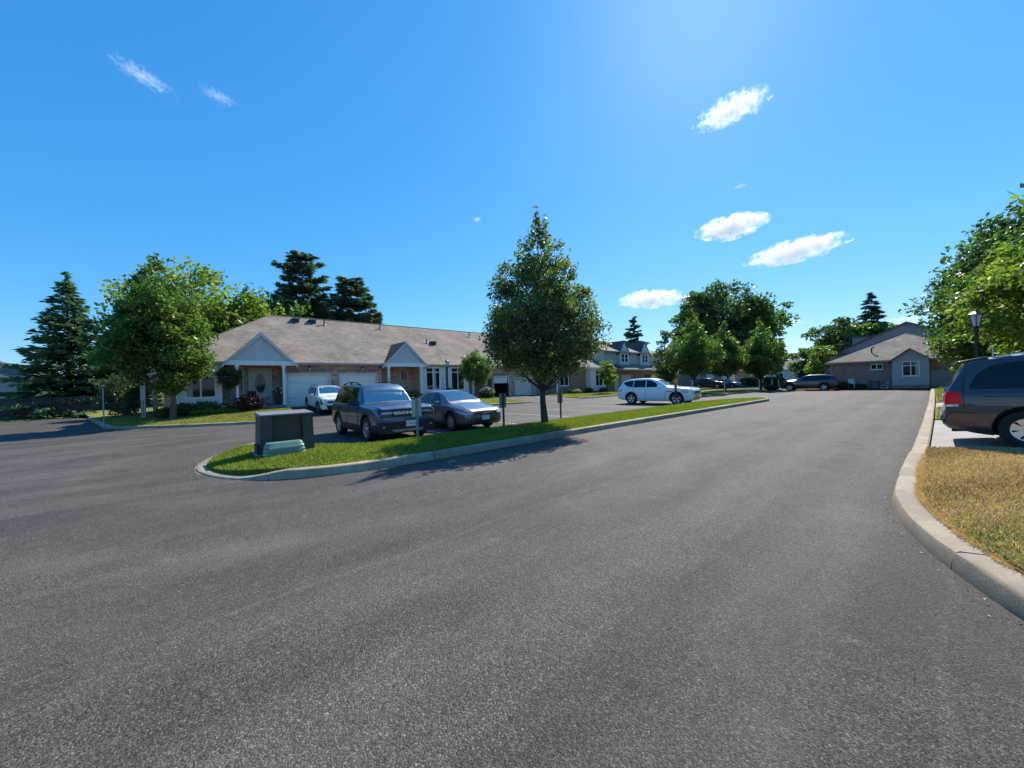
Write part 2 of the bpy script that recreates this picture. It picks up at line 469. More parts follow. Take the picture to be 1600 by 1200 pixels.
class MB:
    """collects geometry and links it as one mesh object"""
    def __init__(s):
        s.v, s.f, s.mi, s.mats = [], [], [], []

    def m(s, mat):
        if mat not in s.mats:
            s.mats.append(mat)
        return s.mats.index(mat)

    def poly(s, pts, mat='trim_white'):
        b = len(s.v)
        s.v += [tuple(p) for p in pts]
        s.f.append(tuple(range(b, b + len(pts))))
        s.mi.append(s.m(mat))

    def box(s, x0, y0, z0, x1, y1, z1, mat='trim_white', bev=0.0):
        b = len(s.v)
        s.v += [(x0, y0, z0), (x1, y0, z0), (x1, y1, z0), (x0, y1, z0), (x0, y0, z1), (x1, y0, z1), (x1, y1, z1), (x0, y1, z1)]
        i = s.m(mat)
        for q in ((0, 3, 2, 1), (4, 5, 6, 7), (0, 1, 5, 4), (1, 2, 6, 5), (2, 3, 7, 6), (3, 0, 4, 7)):
            s.f.append(tuple(b + k for k in q))
            s.mi.append(i)

    def hexa(s, lo, hi, mat):
        """lo, hi: four points each (bottom and top loops)"""
        b = len(s.v)
        s.v += [tuple(p) for p in lo] + [tuple(p) for p in hi]
        i = s.m(mat)
        n = len(lo)
        s.f.append(tuple(b + k for k in reversed(range(n))))
        s.f.append(tuple(b + n + k for k in range(n)))
        s.mi += [i, i]
        for k in range(n):
            k2 = (k + 1) % n
            s.f.append((b + k, b + k2, b + n + k2, b + n + k))
            s.mi.append(i)

    def tube(s, pts, radii, mat, sides=8, caps=True):
        pts = [Vector(p) for p in pts]
        if not hasattr(radii, '__len__'):
            radii = [radii] * len(pts)
        b = len(s.v)
        i = s.m(mat)
        ref = None
        for k, p in enumerate(pts):
            d = (pts[min(k + 1, len(pts) - 1)] - pts[max(k - 1, 0)])
            d = d.normalized() if d.length > 1e-9 else Vector((0, 0, 1))
            if ref is None:
                ref = d.orthogonal().normalized()
            ref = (ref - d * ref.dot(d))
            ref = ref.normalized() if ref.length > 1e-6 else d.orthogonal().normalized()
            q = d.cross(ref)
            for j in range(sides):
                a = 2 * math.pi * j / sides
                s.v.append(tuple(p + (ref * math.cos(a) + q * math.sin(a)) * radii[k]))
        for k in range(len(pts) - 1):
            for j in range(sides):
                j2 = (j + 1) % sides
                s.f.append((b + k * sides + j, b + k * sides + j2, b + (k + 1) * sides + j2, b + (k + 1) * sides + j))
                s.mi.append(i)
        if caps:
            s.f.append(tuple(b + j for j in reversed(range(sides))))
            e = b + (len(pts) - 1) * sides
            s.f.append(tuple(e + j for j in range(sides)))
            s.mi += [i, i]

    def lathe(s, prof, mat, axis='z', at=(0, 0, 0), sides=20, mats=None):
        """prof: list of (radius, height) revolved about an axis through AT"""
        b = len(s.v)
        for (r, h) in prof:
            for j in range(sides):
                a = 2 * math.pi * j / sides
                c_, s_ = r * math.cos(a), r * math.sin(a)
                p = {'z': (c_, s_, h), 'y': (c_, h, s_), 'x': (h, c_, s_)}[axis]
                s.v.append((p[0] + at[0], p[1] + at[1], p[2] + at[2]))
        for k in range(len(prof) - 1):
            i = s.m(mats[k] if mats else mat)
            for j in range(sides):
                j2 = (j + 1) % sides
                s.f.append((b + k * sides + j, b + k * sides + j2, b + (k + 1) * sides + j2, b + (k + 1) * sides + j))
                s.mi.append(i)

    def build(s, name, parent=None, smooth=None, bevel=0.0, **tags):
        me = bpy.data.meshes.new(name)
        me.from_pydata(s.v, [], s.f)
        for m_ in s.mats:
            me.materials.append(MATS[m_])
        me.polygons.foreach_set('material_index', s.mi)
        if smooth is not None:
            me.polygons.foreach_set('use_smooth', [True] * len(me.polygons))
            me.set_sharp_from_angle(angle=rad(smooth))
        if bevel:
            bm = bmesh.new()
            bm.from_mesh(me)
            bmesh.ops.remove_doubles(bm, verts=bm.verts, dist=1e-5)
            bmesh.ops.recalc_face_normals(bm, faces=bm.faces)
            es = [e for e in bm.edges if len(e.link_faces) == 2 and e.calc_face_angle(0) > .5]
            bmesh.ops.bevel(bm, geom=es, offset=bevel, segments=2, affect='EDGES', profile=.6)
            bm.to_mesh(me)
            bm.free()
        me.update()
        return link(name, me, parent, **tags)


def link(name, me, parent=None, label=None, cat=None, group=None, kind=None):
    o = bpy.data.objects.new(name, me)
    C.objects.link(o)
    o.parent = parent
    return tag(o, label, cat, group, kind)


def copy_tree(o, parent=None):
    kids = list(o.children)
    c = o.copy()
    C.objects.link(c)
    if parent is not None:
        c.parent = parent
    for k in kids:
        copy_tree(k, c)
    return c


def np_mesh(name, verts, nper, mats, mat_idx=None, parent=None, **tags):
    """one mesh of N separate faces with NPER corners each from an (N*NPER, 3) array"""
    me = bpy.data.meshes.new(name)
    nv = len(verts)
    nf = nv // nper
    me.vertices.add(nv)
    me.vertices.foreach_set('co', np.ascontiguousarray(verts, dtype=np.float32).ravel())
    me.loops.add(nv)
    me.loops.foreach_set('vertex_index', np.arange(nv, dtype=np.int32))
    me.polygons.add(nf)
    me.polygons.foreach_set('loop_start', np.arange(nf, dtype=np.int32) * nper)
    for m_ in mats:
        me.materials.append(MATS[m_])
    if mat_idx is not None:
        me.polygons.foreach_set('material_index', mat_idx.astype(np.int32))
    me.update(calc_edges=True)
    return link(name, me, parent, **tags)


def cutgrid(poly, cell):
    """bmesh of a planar polygon cut by a square grid"""
    bm = bmesh.new()
    vs = [bm.verts.new((p[0], p[1], 0)) for p in poly]
    bm.faces.new(vs)
    xs, ys = [p[0] for p in poly], [p[1] for p in poly]
    cells = cell if hasattr(cell, '__len__') else (cell, cell)
    for ax, (lo, hi) in enumerate(((min(xs), max(xs)), (min(ys), max(ys)))):
        c_ = cells[ax]
        k = math.floor(lo / c_) + 1
        while k * c_ < hi - 1e-6:
            co = [0, 0, 0]
            no = [0, 0, 0]
            co[ax], no[ax] = k * c_, 1
            bmesh.ops.bisect_plane(bm, geom=bm.verts[:] + bm.edges[:] + bm.faces[:], plane_co=co, plane_no=no, dist=1e-5)
            k += 1
    return bm


def sheet(name, poly, hfun, mat, cell=1.0, skirt=.0, parent=None, **tags):
    bm = cutgrid(poly, cell)
    bmesh.ops.recalc_face_normals(bm, faces=bm.faces)
    for v in bm.verts:
        v.co.z = hfun(v.co.x, v.co.y)
    for f in bm.faces:
        if f.normal.z < 0:
            f.normal_flip()
    if skirt:
        be = [e for e in bm.edges if len(e.link_faces) == 1]
        r = bmesh.ops.extrude_edge_only(bm, edges=be)
        for g in r['geom']:
            if isinstance(g, bmesh.types.BMVert):
                g.co.z -= skirt
    me = bpy.data.meshes.new(name)
    bm.to_mesh(me)
    bm.free()
    me.materials.append(MATS[mat])
    me.update()
    return link(name, me, parent, **tags)


def inside(poly, x, y):
    r = np.zeros(len(x), bool)
    n = len(poly)
    for i in range(n):
        x0, y0 = poly[i]
        x1, y1 = poly[(i + 1) % n]
        c = ((y0 > y) != (y1 > y)) & (x < (x1 - x0) * (y - y0) / ((y1 - y0) if y1 != y0 else 1e-9) + x0)
        r ^= c
    return r


def smooth_line(pts, n=6, closed=False):
    """Catmull-Rom through 2-D or 3-D points"""
    P = [np.array(p, float) for p in pts]
    out = []
    N = len(P)
    rng_ = range(N) if closed else range(N - 1)
    for i in rng_:
        p0 = P[(i - 1) % N] if closed or i > 0 else P[i]
        p1, p2 = P[i], P[(i + 1) % N]
        p3 = P[(i + 2) % N] if closed or i + 2 < N else p2
        for k in range(n):
            t = k / n
            out.append(.5 * ((2 * p1) + (-p0 + p2) * t + (2 * p0 - 5 * p1 + 4 * p2 - p3) * t * t + (-p0 + 3 * p1 - 3 * p2 + p3) * t ** 3))
    if not closed:
        out.append(P[-1])
    return [tuple(o) for o in out]


def np_h(hfun, x, y):
    return np.array([hfun(a, b) for a, b in zip(x, y)])


def grass(name, poly, hfun, n, hgt, wid, mats, label_kind='stuff', pick=None, weight=None):
    xs, ys = [p[0] for p in poly], [p[1] for p in poly]
    X, Y = np.empty(0), np.empty(0)
    while len(X) < n:
        x = rng.uniform(min(xs), max(xs), n * 2)
        y = rng.uniform(min(ys), max(ys), n * 2)
        k = inside(poly, x, y)
        if weight is not None:
            k &= rng.random(len(x)) < weight(x, y)
        X, Y = np.concatenate([X, x[k]]), np.concatenate([Y, y[k]])
    X, Y = X[:n], Y[:n]
    Z = np_h(hfun, X, Y) - .005
    a = rng.uniform(0, 2 * math.pi, n)
    h = hgt * rng.uniform(.5, 1.25, n)
    wd = wid * rng.uniform(.6, 1.3, n)
    ln = h * rng.uniform(.2, 1.1, n)
    la = rng.uniform(0, 2 * math.pi, n)
    V = np.empty((n, 3, 3))
    V[:, 0] = np.stack([X - np.cos(a) * wd, Y - np.sin(a) * wd, Z], 1)
    V[:, 1] = np.stack([X + np.cos(a) * wd, Y + np.sin(a) * wd, Z], 1)
    V[:, 2] = np.stack([X + np.cos(la) * ln, Y + np.sin(la) * ln, Z + h], 1)
    mi = None
    if len(mats) > 1:
        f = np.sin(X * 1.1 + 1.7 * np.sin(Y * .9)) * np.sin(Y * 1.4 + 1.3 * np.sin(X * .7 + 1)) + rng.normal(0, .35, n)
        mi = np.digitize(f, pick)
    return np_mesh(name, V.reshape(-1, 3), 3, mats, mi, kind='stuff')


def kerb(name, line, hgts, width, side, parent=None, step=3.0, gap=.018, label=None):
    """poured kerb: pieces about STEP metres long, each an object; LINE is the road-side foot; SIDE +1 puts the body on the left of it"""
    root = bpy.data.objects.new(name, None)
    C.objects.link(root)
    tag(root, label, None, None, 'structure')
    P = [np.array(p[:2], float) for p in line]
    L = [0.0]
    for a, b in zip(P, P[1:]):
        L.append(L[-1] + float(np.linalg.norm(b - a)))
    H = hgts if hasattr(hgts, '__len__') else [hgts] * len(P)

    def at(s_):
        s_ = min(max(s_, 0), L[-1])
        i = max(0, min(len(P) - 2, int(np.searchsorted(L, s_, 'right')) - 1))
        t = (s_ - L[i]) / max(1e-9, L[i + 1] - L[i])
        p = P[i] * (1 - t) + P[i + 1] * t
        d0 = P[min(i + 1, len(P) - 1)] - P[i]
        d1 = P[min(i + 2, len(P) - 1)] - P[min(i + 1, len(P) - 2)]
        d = d0 / np.linalg.norm(d0) * (1 - t) + d1 / np.linalg.norm(d1) * t
        d /= np.linalg.norm(d)
        return p, np.array((-d[1], d[0])) * side, H[i] * (1 - t) + H[i + 1] * t

    n = max(1, round(L[-1] / step))
    for k in range(n):
        s0, s1 = L[-1] * k / n + gap / 2, L[-1] * (k + 1) / n - gap / 2
        m = max(2, int((s1 - s0) / .3) + 1)
        mb = MB()
        ring = []
        for j in range(m):
            p, nn, h = at(s0 + (s1 - s0) * j / (m - 1))
            jit = random.uniform(-.006, .006)
            sec = [(-.005, -.06), (.0, h * .1), (.018 + jit, h - .035), (.03 + jit, h - .012), (.055, h + jit * .5), (width - .03, h + .004), (width - .008, h - .012), (width, -.06)]
            ring.append([(p[0] + nn[0] * a, p[1] + nn[1] * a, z) for a, z in sec])
        b0 = len(mb.v)
        ns = len(ring[0])
        for r_ in ring:
            mb.v += r_
        i = mb.m('kerb_concrete')
        for j in range(m - 1):
            for q in range(ns - 1):
                f = (b0 + j * ns + q, b0 + j * ns + q + 1, b0 + (j + 1) * ns + q + 1, b0 + (j + 1) * ns + q)
                mb.f.append(f if side < 0 else f[::-1])
                mb.mi.append(i)
        mb.f.append(tuple(b0 + q for q in range(ns)))
        mb.f.append(tuple(b0 + (m - 1) * ns + q for q in reversed(range(ns))))
        mb.mi += [i, i]
        mb.build('kerb_segment', root, smooth=35)
    return root


# ================================================================== the ground
def sstep(t):
    t = min(1.0, max(0.0, t))
    return t * t * (3 - 2 * t)


KL = smooth_line([(4.75, 21.35), (3.4, 21.7), (2.2, 22.15), (.8, 22.9), (-.8, 23.9), (-2.1, 25.0), (-2.9, 26.2), (-3.4, 28.5), (-4.2, 33), (-5.3, 39.0)], 6)
KLa = np.array([k[:2] for k in KL])


def amp(x):
    return float(np.interp(x, [11, 25, 45, 60], [.37, .28, .08, .06]))


def h_lawn1(x, y):
    d = float(np.min(np.hypot(KLa[:, 0] - x, KLa[:, 1] - y)))
    return .125 + .37 * sstep((d - .15) / 5.6)


def h_north(x, y):
    return .125 + amp(x) * sstep((y - 22.1) / 6.0)


def h_drive(x, y):
    return .012 + (amp(x) + .11) * sstep((y - 21.3) / 7.0)


def h_right(x, y):
    t = max(0.0, -y)
    n = .012 * math.sin(x * 2.1 + math.sin(y * 1.7)) + .01 * math.sin(y * 2.7 + x * .8)
    return .15 + .085 * min(t, 1.2) + .05 * min(max(t - 1.2, 0), 7) + n * min(1, t * 2)


def h_rdrive(x, y):
    t = max(0.0, .05 - y)
    return .105 + .09 * min(t, 1.2) + .05 * min(max(t - 1.2, 0), 7)


flat = lambda z: (lambda x, y: z)
sheet('ground', [(-1500, -1500), (1500, -1500), (1500, 1500), (-1500, 1500)], flat(-.07), 'field', 500, kind='structure')
sheet('asphalt_road', [(-60, -40), (51.3, -40), (51.3, 22.5), (120, 22.5), (120, 24), (51, 24), (51, 29), (-3, 29), (-3, 42.5), (-60, 42.5)], flat(0.0), 'asphalt', 20, kind='structure')

# ---- right hand lawn, driveways and kerb
arc = [(6.9 - 6.3 * math.sin(t), .38 - 6.3 * (1 - math.cos(t))) for t in np.linspace(1.35, 0, 18)]
KR = arc + [(8.2, .38), (9.6, .36), (11.2, .33), (14, .3), (17.4, .27), (20, .25), (23.5, .24), (27, .22), (35, .2), (43, .2), (50.6, .2)]
# raised kerb, dropped where the driveways cross it
HR = [.155 if p[0] < 10.0 or 17.9 < p[0] < 23.0 or p[0] > 27.4 else .075 for p in KR]
kerb('kerb', KR, HR, .24, -1, label='pale concrete kerb curving along the right side of the road')
KRi = [(p[0] + (0.0), p[1] - .26) for p in KR[18:]]
arc_i = [(6.9 - 6.075 * math.sin(t), .38 - .228 - 6.075 * (1 - math.cos(t))) for t in np.linspace(1.35, 0, 18)]
LAWN_R = arc_i + [(8.2, .145), (9.6, .125), (10.7, .105), (10.75, -2.5), (10.8, -9), (1.2, -9), (1.0, -5.0)]
sheet('lawn', LAWN_R, h_right, 'turf_dry', .4, .15, kind='structure', label='dry brown lawn inside the kerb at the right')
sheet('driveway', [(10.76, .07), (17.3, .0), (17.3, -9), (10.81, -9)], h_rdrive, 'drive_concrete', .6, .1, kind='structure', label='pale driveway under the minivan')
LAWN_R2 = [(17.35, .0), (22.9, -.03), (22.9, -9), (17.35, -9)]
sheet('lawn', LAWN_R2, h_right, 'turf_yard', .6, .15, kind='structure', label='grass strip between two driveways')
sheet('driveway', [(22.95, -.03), (26.9, -.05), (26.9, -9), (22.95, -9)], h_rdrive, 'drive_concrete', .8, .1, kind='structure', label='far pale driveway')
LAWN_R3 = [(26.95, -.05), (51.2, -.06), (51.2, -14), (26.95, -14)]
sheet('lawn', LAWN_R3, h_right, 'turf_yard', 1.2, .15, kind='structure', label='grass running to the far brick bungalow')

# ---- island with the transformer and the tree
ISL_S = smooth_line([(1.95, 12.75), (1.35, 12.75), (.7, 12.3), (.2, 11.2), (.08, 9.95), (.35, 8.85), (.95, 8.0), (1.9, 7.45), (3.4, 7.22), (6, 7.2), (9, 7.22), (14, 7.22), (20, 7.15), (25, 7.1), (28.2, 7.1), (29.2, 7.35), (29.45, 7.9), (28.9, 8.5), (27.8, 8.95)], 7)
HI = []
for p in ISL_S:
    if p[0] < 1.3:
        HI.append(.035 + .125 * sstep((.9 - p[1] * .0) * (max(0, p[0] - .55) / .75)))
    else:
        HI.append(.16)
kerb('kerb', ISL_S, HI, .22, 1, label='concrete kerb round the nose and the road side of the grass island')


def off_in(line, d, side):
    P = np.array([p[:2] for p in line])
    T = np.gradient(P, axis=0)
    T /= np.linalg.norm(T, axis=1)[:, None]
    N = np.stack([-T[:, 1], T[:, 0]], 1) * side
    return [tuple(q) for q in P + N * d]


ISL = off_in(ISL_S, .215, 1) + smooth_line([(27.0, 9.1), (24.5, 9.6), (20, 9.9), (12, 10.0), (7, 10.0), (4.6, 10.05), (3.6, 10.35), (2.9, 11.1), (2.3, 12.1)], 3)


def h_isl(x, y):
    return .15 - .09 * sstep((1.5 - x) / 1.3) + .04 * math.sin(min(1, max(0, (y - 7.4) / 2.6)) * math.pi) - .10 * sstep((y - 9.55 - max(0, 3.6 - x) * 1.1) / .5)


sheet('lawn', ISL, h_isl, 'turf_green', .35, .12, kind='structure', label='green grass of the parking island')

# ---- lawns and driveways before the houses
kerb('kerb', KL, .13, .2, -1, label='concrete kerb curving round the corner lawn at the left')
L1 = off_in(KL, .195, -1)
LAWN1 = [(4.78, 28.6), (4.78, 21.6)] + L1 + [(-6.2, 43.6), (5, 43.6), (5, 28.6)]
LAWN1 = LAWN1[::-1]
sheet('lawn', LAWN1, h_lawn1, 'turf_yard', .8, .15, kind='structure', label='sunlit corner lawn before the bungalows')
sheet('driveway', [(4.82, 21.3), (11.3, 21.4), (11.3, 28.6), (4.82, 28.6)], h_drive, 'asphalt', .8, .05, kind='structure', label='asphalt driveway before the first two garages')
kerb('kerb', [(11.35, 27.0), (11.35, 23.4), (11.6, 22.5), (12.4, 22.15), (16, 22.15), (20.6, 22.1), (21.3, 22.3)], .13, .18, 1, label='concrete kerb of the second lawn')
LAWN2 = [(11.5, 22.9), (12.3, 22.33), (20.6, 22.28), (21.5, 22.5), (21.5, 28.6), (11.45, 28.6)]
sheet('lawn', LAWN2, h_north, 'turf_yard', .8, .15, kind='structure', label='second lawn with the small round tree')
sheet('driveway', [(21.55, 21.4), (28.1, 21.4), (28.1, 28.6), (21.55, 28.6)], h_drive, 'asphalt', .8, .05, kind='structure', label='driveway of the half open garage')
kerb('kerb', [(28.1, 22.3), (29.2, 22.1), (34, 22.1), (42.4, 22.1)], .13, .18, 1, label='concrete kerb of the third lawn')
LAWN3 = [(28.15, 22.5), (29.2, 22.28), (42.6, 22.28), (42.6, 28.8), (28.15, 28.8)]
sheet('lawn', LAWN3, h_north, 'turf_yard', .9, .15, kind='structure', label='third lawn with the young tree')
sheet('driveway', [(42.65, 21.4), (49.2, 21.4), (49.2, 28.8), (42.65, 28.8)], h_drive, 'asphalt', 1, .05, kind='structure', label='driveway of the two storey houses')
LAWN4 = [(49.25, 22.5), (64, 22.5), (64, 28.8), (49.25, 28.8)]
sheet('lawn', LAWN4, h_north, 'turf_yard', 1.2, .15, kind='structure', label='far lawn before the last houses')
sheet('yard', [(5.05, 28.65), (120, 28.65), (120, 75), (5.05, 75)], lambda x, y: .12 + amp(x), 'turf_yard', 8, .2, kind='structure')

# ---- second parking island
ISL2_S = smooth_line([(33.4, 14.6), (33.2, 13.6), (33.9, 12.9), (36, 12.75), (42, 12.7), (47.5, 12.7), (48.6, 13.1), (48.9, 14), (48.4, 15.0)], 6)
kerb('kerb', ISL2_S, .15, .2, 1, label='concrete kerb of the far grass island')
ISL2 = off_in(ISL2_S, .195, 1) + [(47, 16.2), (41, 16.6), (35, 16.0)]
sheet('lawn', ISL2, flat(.15), 'turf_green', 1.0, .1, kind='structure', label='far parking island under the row of trees')
sheet('flower_bed', smooth_line([(49.2, 11.6), (50.6, 11.3), (51.1, 12.6), (50.8, 15.2), (49.6, 15.4), (49.0, 13.6)], 4, True), flat(.06), 'mulch', .6, .08, kind='structure', label='reddish mulch bed round the far tree')
sheet('flower_bed', [(51.2, .0), (51.98, .0), (51.98, 7.6), (51.2, 7.7)], flat(.1), 'soil', 1, .1, kind='structure', label='dark planting bed along the far brick wall')
sheet('lawn', [(50.2, 7.75), (51.9, 7.75), (51.9, 9.2), (50.4, 9.2)], flat(.1), 'turf_green', 1, .1, kind='structure', label='small grass patch at the corner of the far brick bungalow')
# strip of verge before the fence
sheet('verge', [(-60, 41.9), (-8.5, 41.9), (-6.3, 43.6), (-6.2, 70), (-60, 70)], lambda x, y: .02 + .13 * sstep((y - 41.9) / 1.5), 'turf_yard', 3, .1, kind='structure')

# ---- painted bays
for k, x in enumerate((6.45, 9.85, 13.2, 16.55, 19.9, 26.1, 29.5)):
    mb = MB()
    mb.box(x - .05, 10.5 if x < 24 else 9.9, .0, x + .05, 15.7, .004, 'line_white')
    mb.build('parking_line', kind='structure')

# ---- grass blades
near = lambda x, y: np.clip(1.6 - np.hypot(x - 3, y) / 11, .15, 1)
grass('grass', ISL, h_isl, 110000, .055, .010, ['grass_green'], weight=lambda x, y: np.clip(1.5 - x / 20, .25, 1))
grass('dry_grass', [p for p in LAWN_R if p[1] > -6] + [(10.8, -6), (1.6, -6)], h_right, 160000, .042, .008, ['grass_brown', 'grass_dry', 'grass_dry_green'], pick=(-.5, .72), weight=near)
grass('grass', [(17.4, -.05), (22.85, -.08), (22.85, -4), (17.4, -4)], h_right, 14000, .06, .014, ['grass_yard'])
grass('grass', [(27, -.1), (50.6, -.1), (50.6, -2.5), (27, -2.5)], h_right, 9000, .06, .03, ['grass_yard'])
grass('grass', [p for p in LAWN1 if p[1] < 36 and p[0] < 4.79], h_lawn1, 32000, .06, .02, ['grass_yard'])
grass('grass', [(11.6, 22.5), (21.4, 22.5), (21.4, 28.2), (11.6, 28.2)], h_north, 13000, .06, .022, ['grass_yard'])
grass('grass', [(28.3, 22.5), (42.5, 22.4), (42.5, 28.2), (28.3, 28.2)], h_north, 13000, .06, .03, ['grass_yard'])
grass('grass', ISL2, flat(.15), 8000, .07, .035, ['grass_green'])


def fringe(name, line, hz, n, d0, d1, hgt, wid, mat):
    """blades leaning out over the back of a kerb"""
    P = np.array([p[:2] for p in line])
    T = np.gradient(P, axis=0)
    T /= np.linalg.norm(T, axis=1)[:, None]
    N = np.stack([-T[:, 1], T[:, 0]], 1)
    seg = np.linalg.norm(np.diff(P, axis=0), axis=1)
    k = rng.choice(len(seg), n, p=seg / seg.sum())
    t = rng.random(n)[:, None]
    b = P[k] * (1 - t) + P[k + 1] * t + N[k] * rng.uniform(d0, d1, n)[:, None]
    dens = .5 + .5 * np.sin(b[:, 0] * 3.1 + np.sin(b[:, 1] * 5.3) * 2)
    b = b[rng.random(n) < .25 + .75 * dens]
    N = N[k][:len(b)]
    m = len(b)
    h = hgt * rng.uniform(.4, 1.2, m)
    o = -np.sign(d0 + d1) * rng.uniform(.2, 1.4, m) * h
    a = rng.uniform(0, 6.28, m)
    V = np.empty((m, 3, 3))
    z = np.full(m, hz)
    V[:, 0] = np.stack([b[:, 0] - np.cos(a) * wid, b[:, 1] - np.sin(a) * wid, z - .01], 1)
    V[:, 1] = np.stack([b[:, 0] + np.cos(a) * wid, b[:, 1] + np.sin(a) * wid, z - .01], 1)
    V[:, 2] = np.stack([b[:, 0] + N[:, 0] * o, b[:, 1] + N[:, 1] * o, z + h * .6], 1)
    return np_mesh(name, V.reshape(-1, 3), 3, [mat], kind='stuff')


fringe('grass', [p for p in ISL_S if p[0] > 1.3 and p[1] < 9], .165, 9000, .20, .27, .07, .009, 'grass_green')
fringe('dry_grass', [p for p in KR if p[0] < 10.3], .16, 12000, -.27, -.215, .06, .006, 'grass_dry')


def litter(name, line, n, spread, side, mats, size):
    """dry leaf bits and grit swept against the foot of a kerb"""
    P = np.array([p[:2] for p in line])
    T = np.gradient(P, axis=0)
    T /= np.linalg.norm(T, axis=1)[:, None]
    N = np.stack([-T[:, 1], T[:, 0]], 1) * side
    seg = np.linalg.norm(np.diff(P, axis=0), axis=1)
    k = rng.choice(len(seg), n, p=seg / seg.sum())
    t = rng.random(n)[:, None]
    c = P[k] * (1 - t) + P[k + 1] * t + N[k] * (.02 + np.abs(rng.normal(0, spread, n)))[:, None]
    a = rng.uniform(0, 6.28, n)
    s_ = size * rng.uniform(.3, 1.2, n)
    V = np.empty((n, 4, 3))
    for q, (f, g) in enumerate(((1, 0), (0, .55), (-1, 0), (0, -.55))):
        V[:, q] = np.stack([c[:, 0] + s_ * (f * np.cos(a) - g * np.sin(a)), c[:, 1] + s_ * (f * np.sin(a) + g * np.cos(a)), rng.uniform(.003, .012, n)], 1)
    return np_mesh(name, V.reshape(-1, 4, 3).reshape(-1, 3), 4, mats, rng.integers(0, len(mats), n), kind='stuff')


litter('leaf_litter', KR, 900, .06, 1, ['grass_dry', 'soil', 'bark_grey'], .011)
litter('leaf_litter', ISL_S, 1100, .07, -1, ['grass_dry', 'soil', 'bark_grey'], .012)


# ================================================================== buildings
def facade(mb, y, x0, x1, z0, z1, mat, holes=(), depth=.14, ax='y', sgn=-1, reveal=None):
    """wall face in the plane AX = Y (facing SGN) from x0..x1, z0..z1 with rectangular HOLES (xa, xb, za, zb) and reveals behind them"""
    def pt(u, z, d=0.0):
        return (u, y - sgn * d, z) if ax == 'y' else (y - sgn * d, u, z)
    flip = (sgn > 0) != (ax == 'x')
    us = sorted({x0, x1, *[min(max(h[i], x0), x1) for h in holes for i in (0, 1)]})
    zs = sorted({z0, z1, *[min(max(h[i], z0), z1) for h in holes for i in (2, 3)]})
    for a, b in zip(us, us[1:]):
        for c, d in zip(zs, zs[1:]):
            mu, mz = (a + b) / 2, (c + d) / 2
            if any(h[0] < mu < h[1] and h[2] < mz < h[3] for h in holes):
                continue
            q = [pt(a, c), pt(b, c), pt(b, d), pt(a, d)]
            mb.poly(q[::-1] if flip else q, mat)
    for (a, b, c, d) in holes:
        for (p, q) in (((a, c), (a, d)), ((a, d), (b, d)), ((b, d), (b, c)), ((b, c), (a, c))):
            mb.poly([pt(*p), pt(*q), pt(*q, depth), pt(*p, depth)], reveal or mat)


def window(parent, ax, plane, sgn, u0, u1, z0, z1, cols=2, transom=None, frame=.07, trim='trim_white', depth=.03, curtain=None, label=None):
    """frame as a part; panes are sub-parts. The frame stands 3 cm proud of PLANE, the panes lie 3 cm behind its face"""
    mb = MB()

    def bx(m_, a, b, c, d, f, bk, mat):
        f_, b_ = plane + sgn * f, plane + sgn * bk
        lo, hi = min(f_, b_), max(f_, b_)
        if ax == 'y':
            m_.box(a, lo, c, b, hi, d, mat)
        else:
            m_.box(lo, a, c, hi, b, d, mat)
    bx(mb, u0, u1, z0, z0 + frame, .03, -.06, trim)
    bx(mb, u0, u1, z1 - frame, z1, .03, -.06, trim)
    bx(mb, u0, u0 + frame, z0 + frame, z1 - frame, .028, -.06, trim)
    bx(mb, u1 - frame, u1, z0 + frame, z1 - frame, .028, -.06, trim)
    bx(mb, u0 - .03, u1 + .03, z0 - .05, z0, .05, -.02, trim)
    rows = [(z0 + frame, z1 - frame)]
    if transom:
        bx(mb, u0 + frame, u1 - frame, transom - frame / 2, transom + frame / 2, .026, -.06, trim)
        rows = [(z0 + frame, transom - frame / 2), (transom + frame / 2, z1 - frame)]
    iw = (u1 - u0 - 2 * frame)
    edges = [u0 + frame + iw * k / cols for k in range(cols + 1)]
    for e in edges[1:-1]:
        bx(mb, e - frame / 2, e + frame / 2, z0 + frame, z1 - frame, .024, -.06, trim)
    fr = mb.build('window', parent, label=label)
    for (c, d) in rows:
        for k in range(cols):
            a = edges[k] + (frame / 2 if k else 0)
            b = edges[k + 1] - (frame / 2 if k < cols - 1 else 0)
            pm = MB()
            bx(pm, a, b, c, d, -.005, -.02, 'pane')
            pm.build('pane', fr)
            if curtain and k in curtain:
                cm = MB()
                bx(cm, a, a + (b - a) * .45, c, d, .0, -.004, 'curtain')
                cm.build('curtain', fr)
    return fr


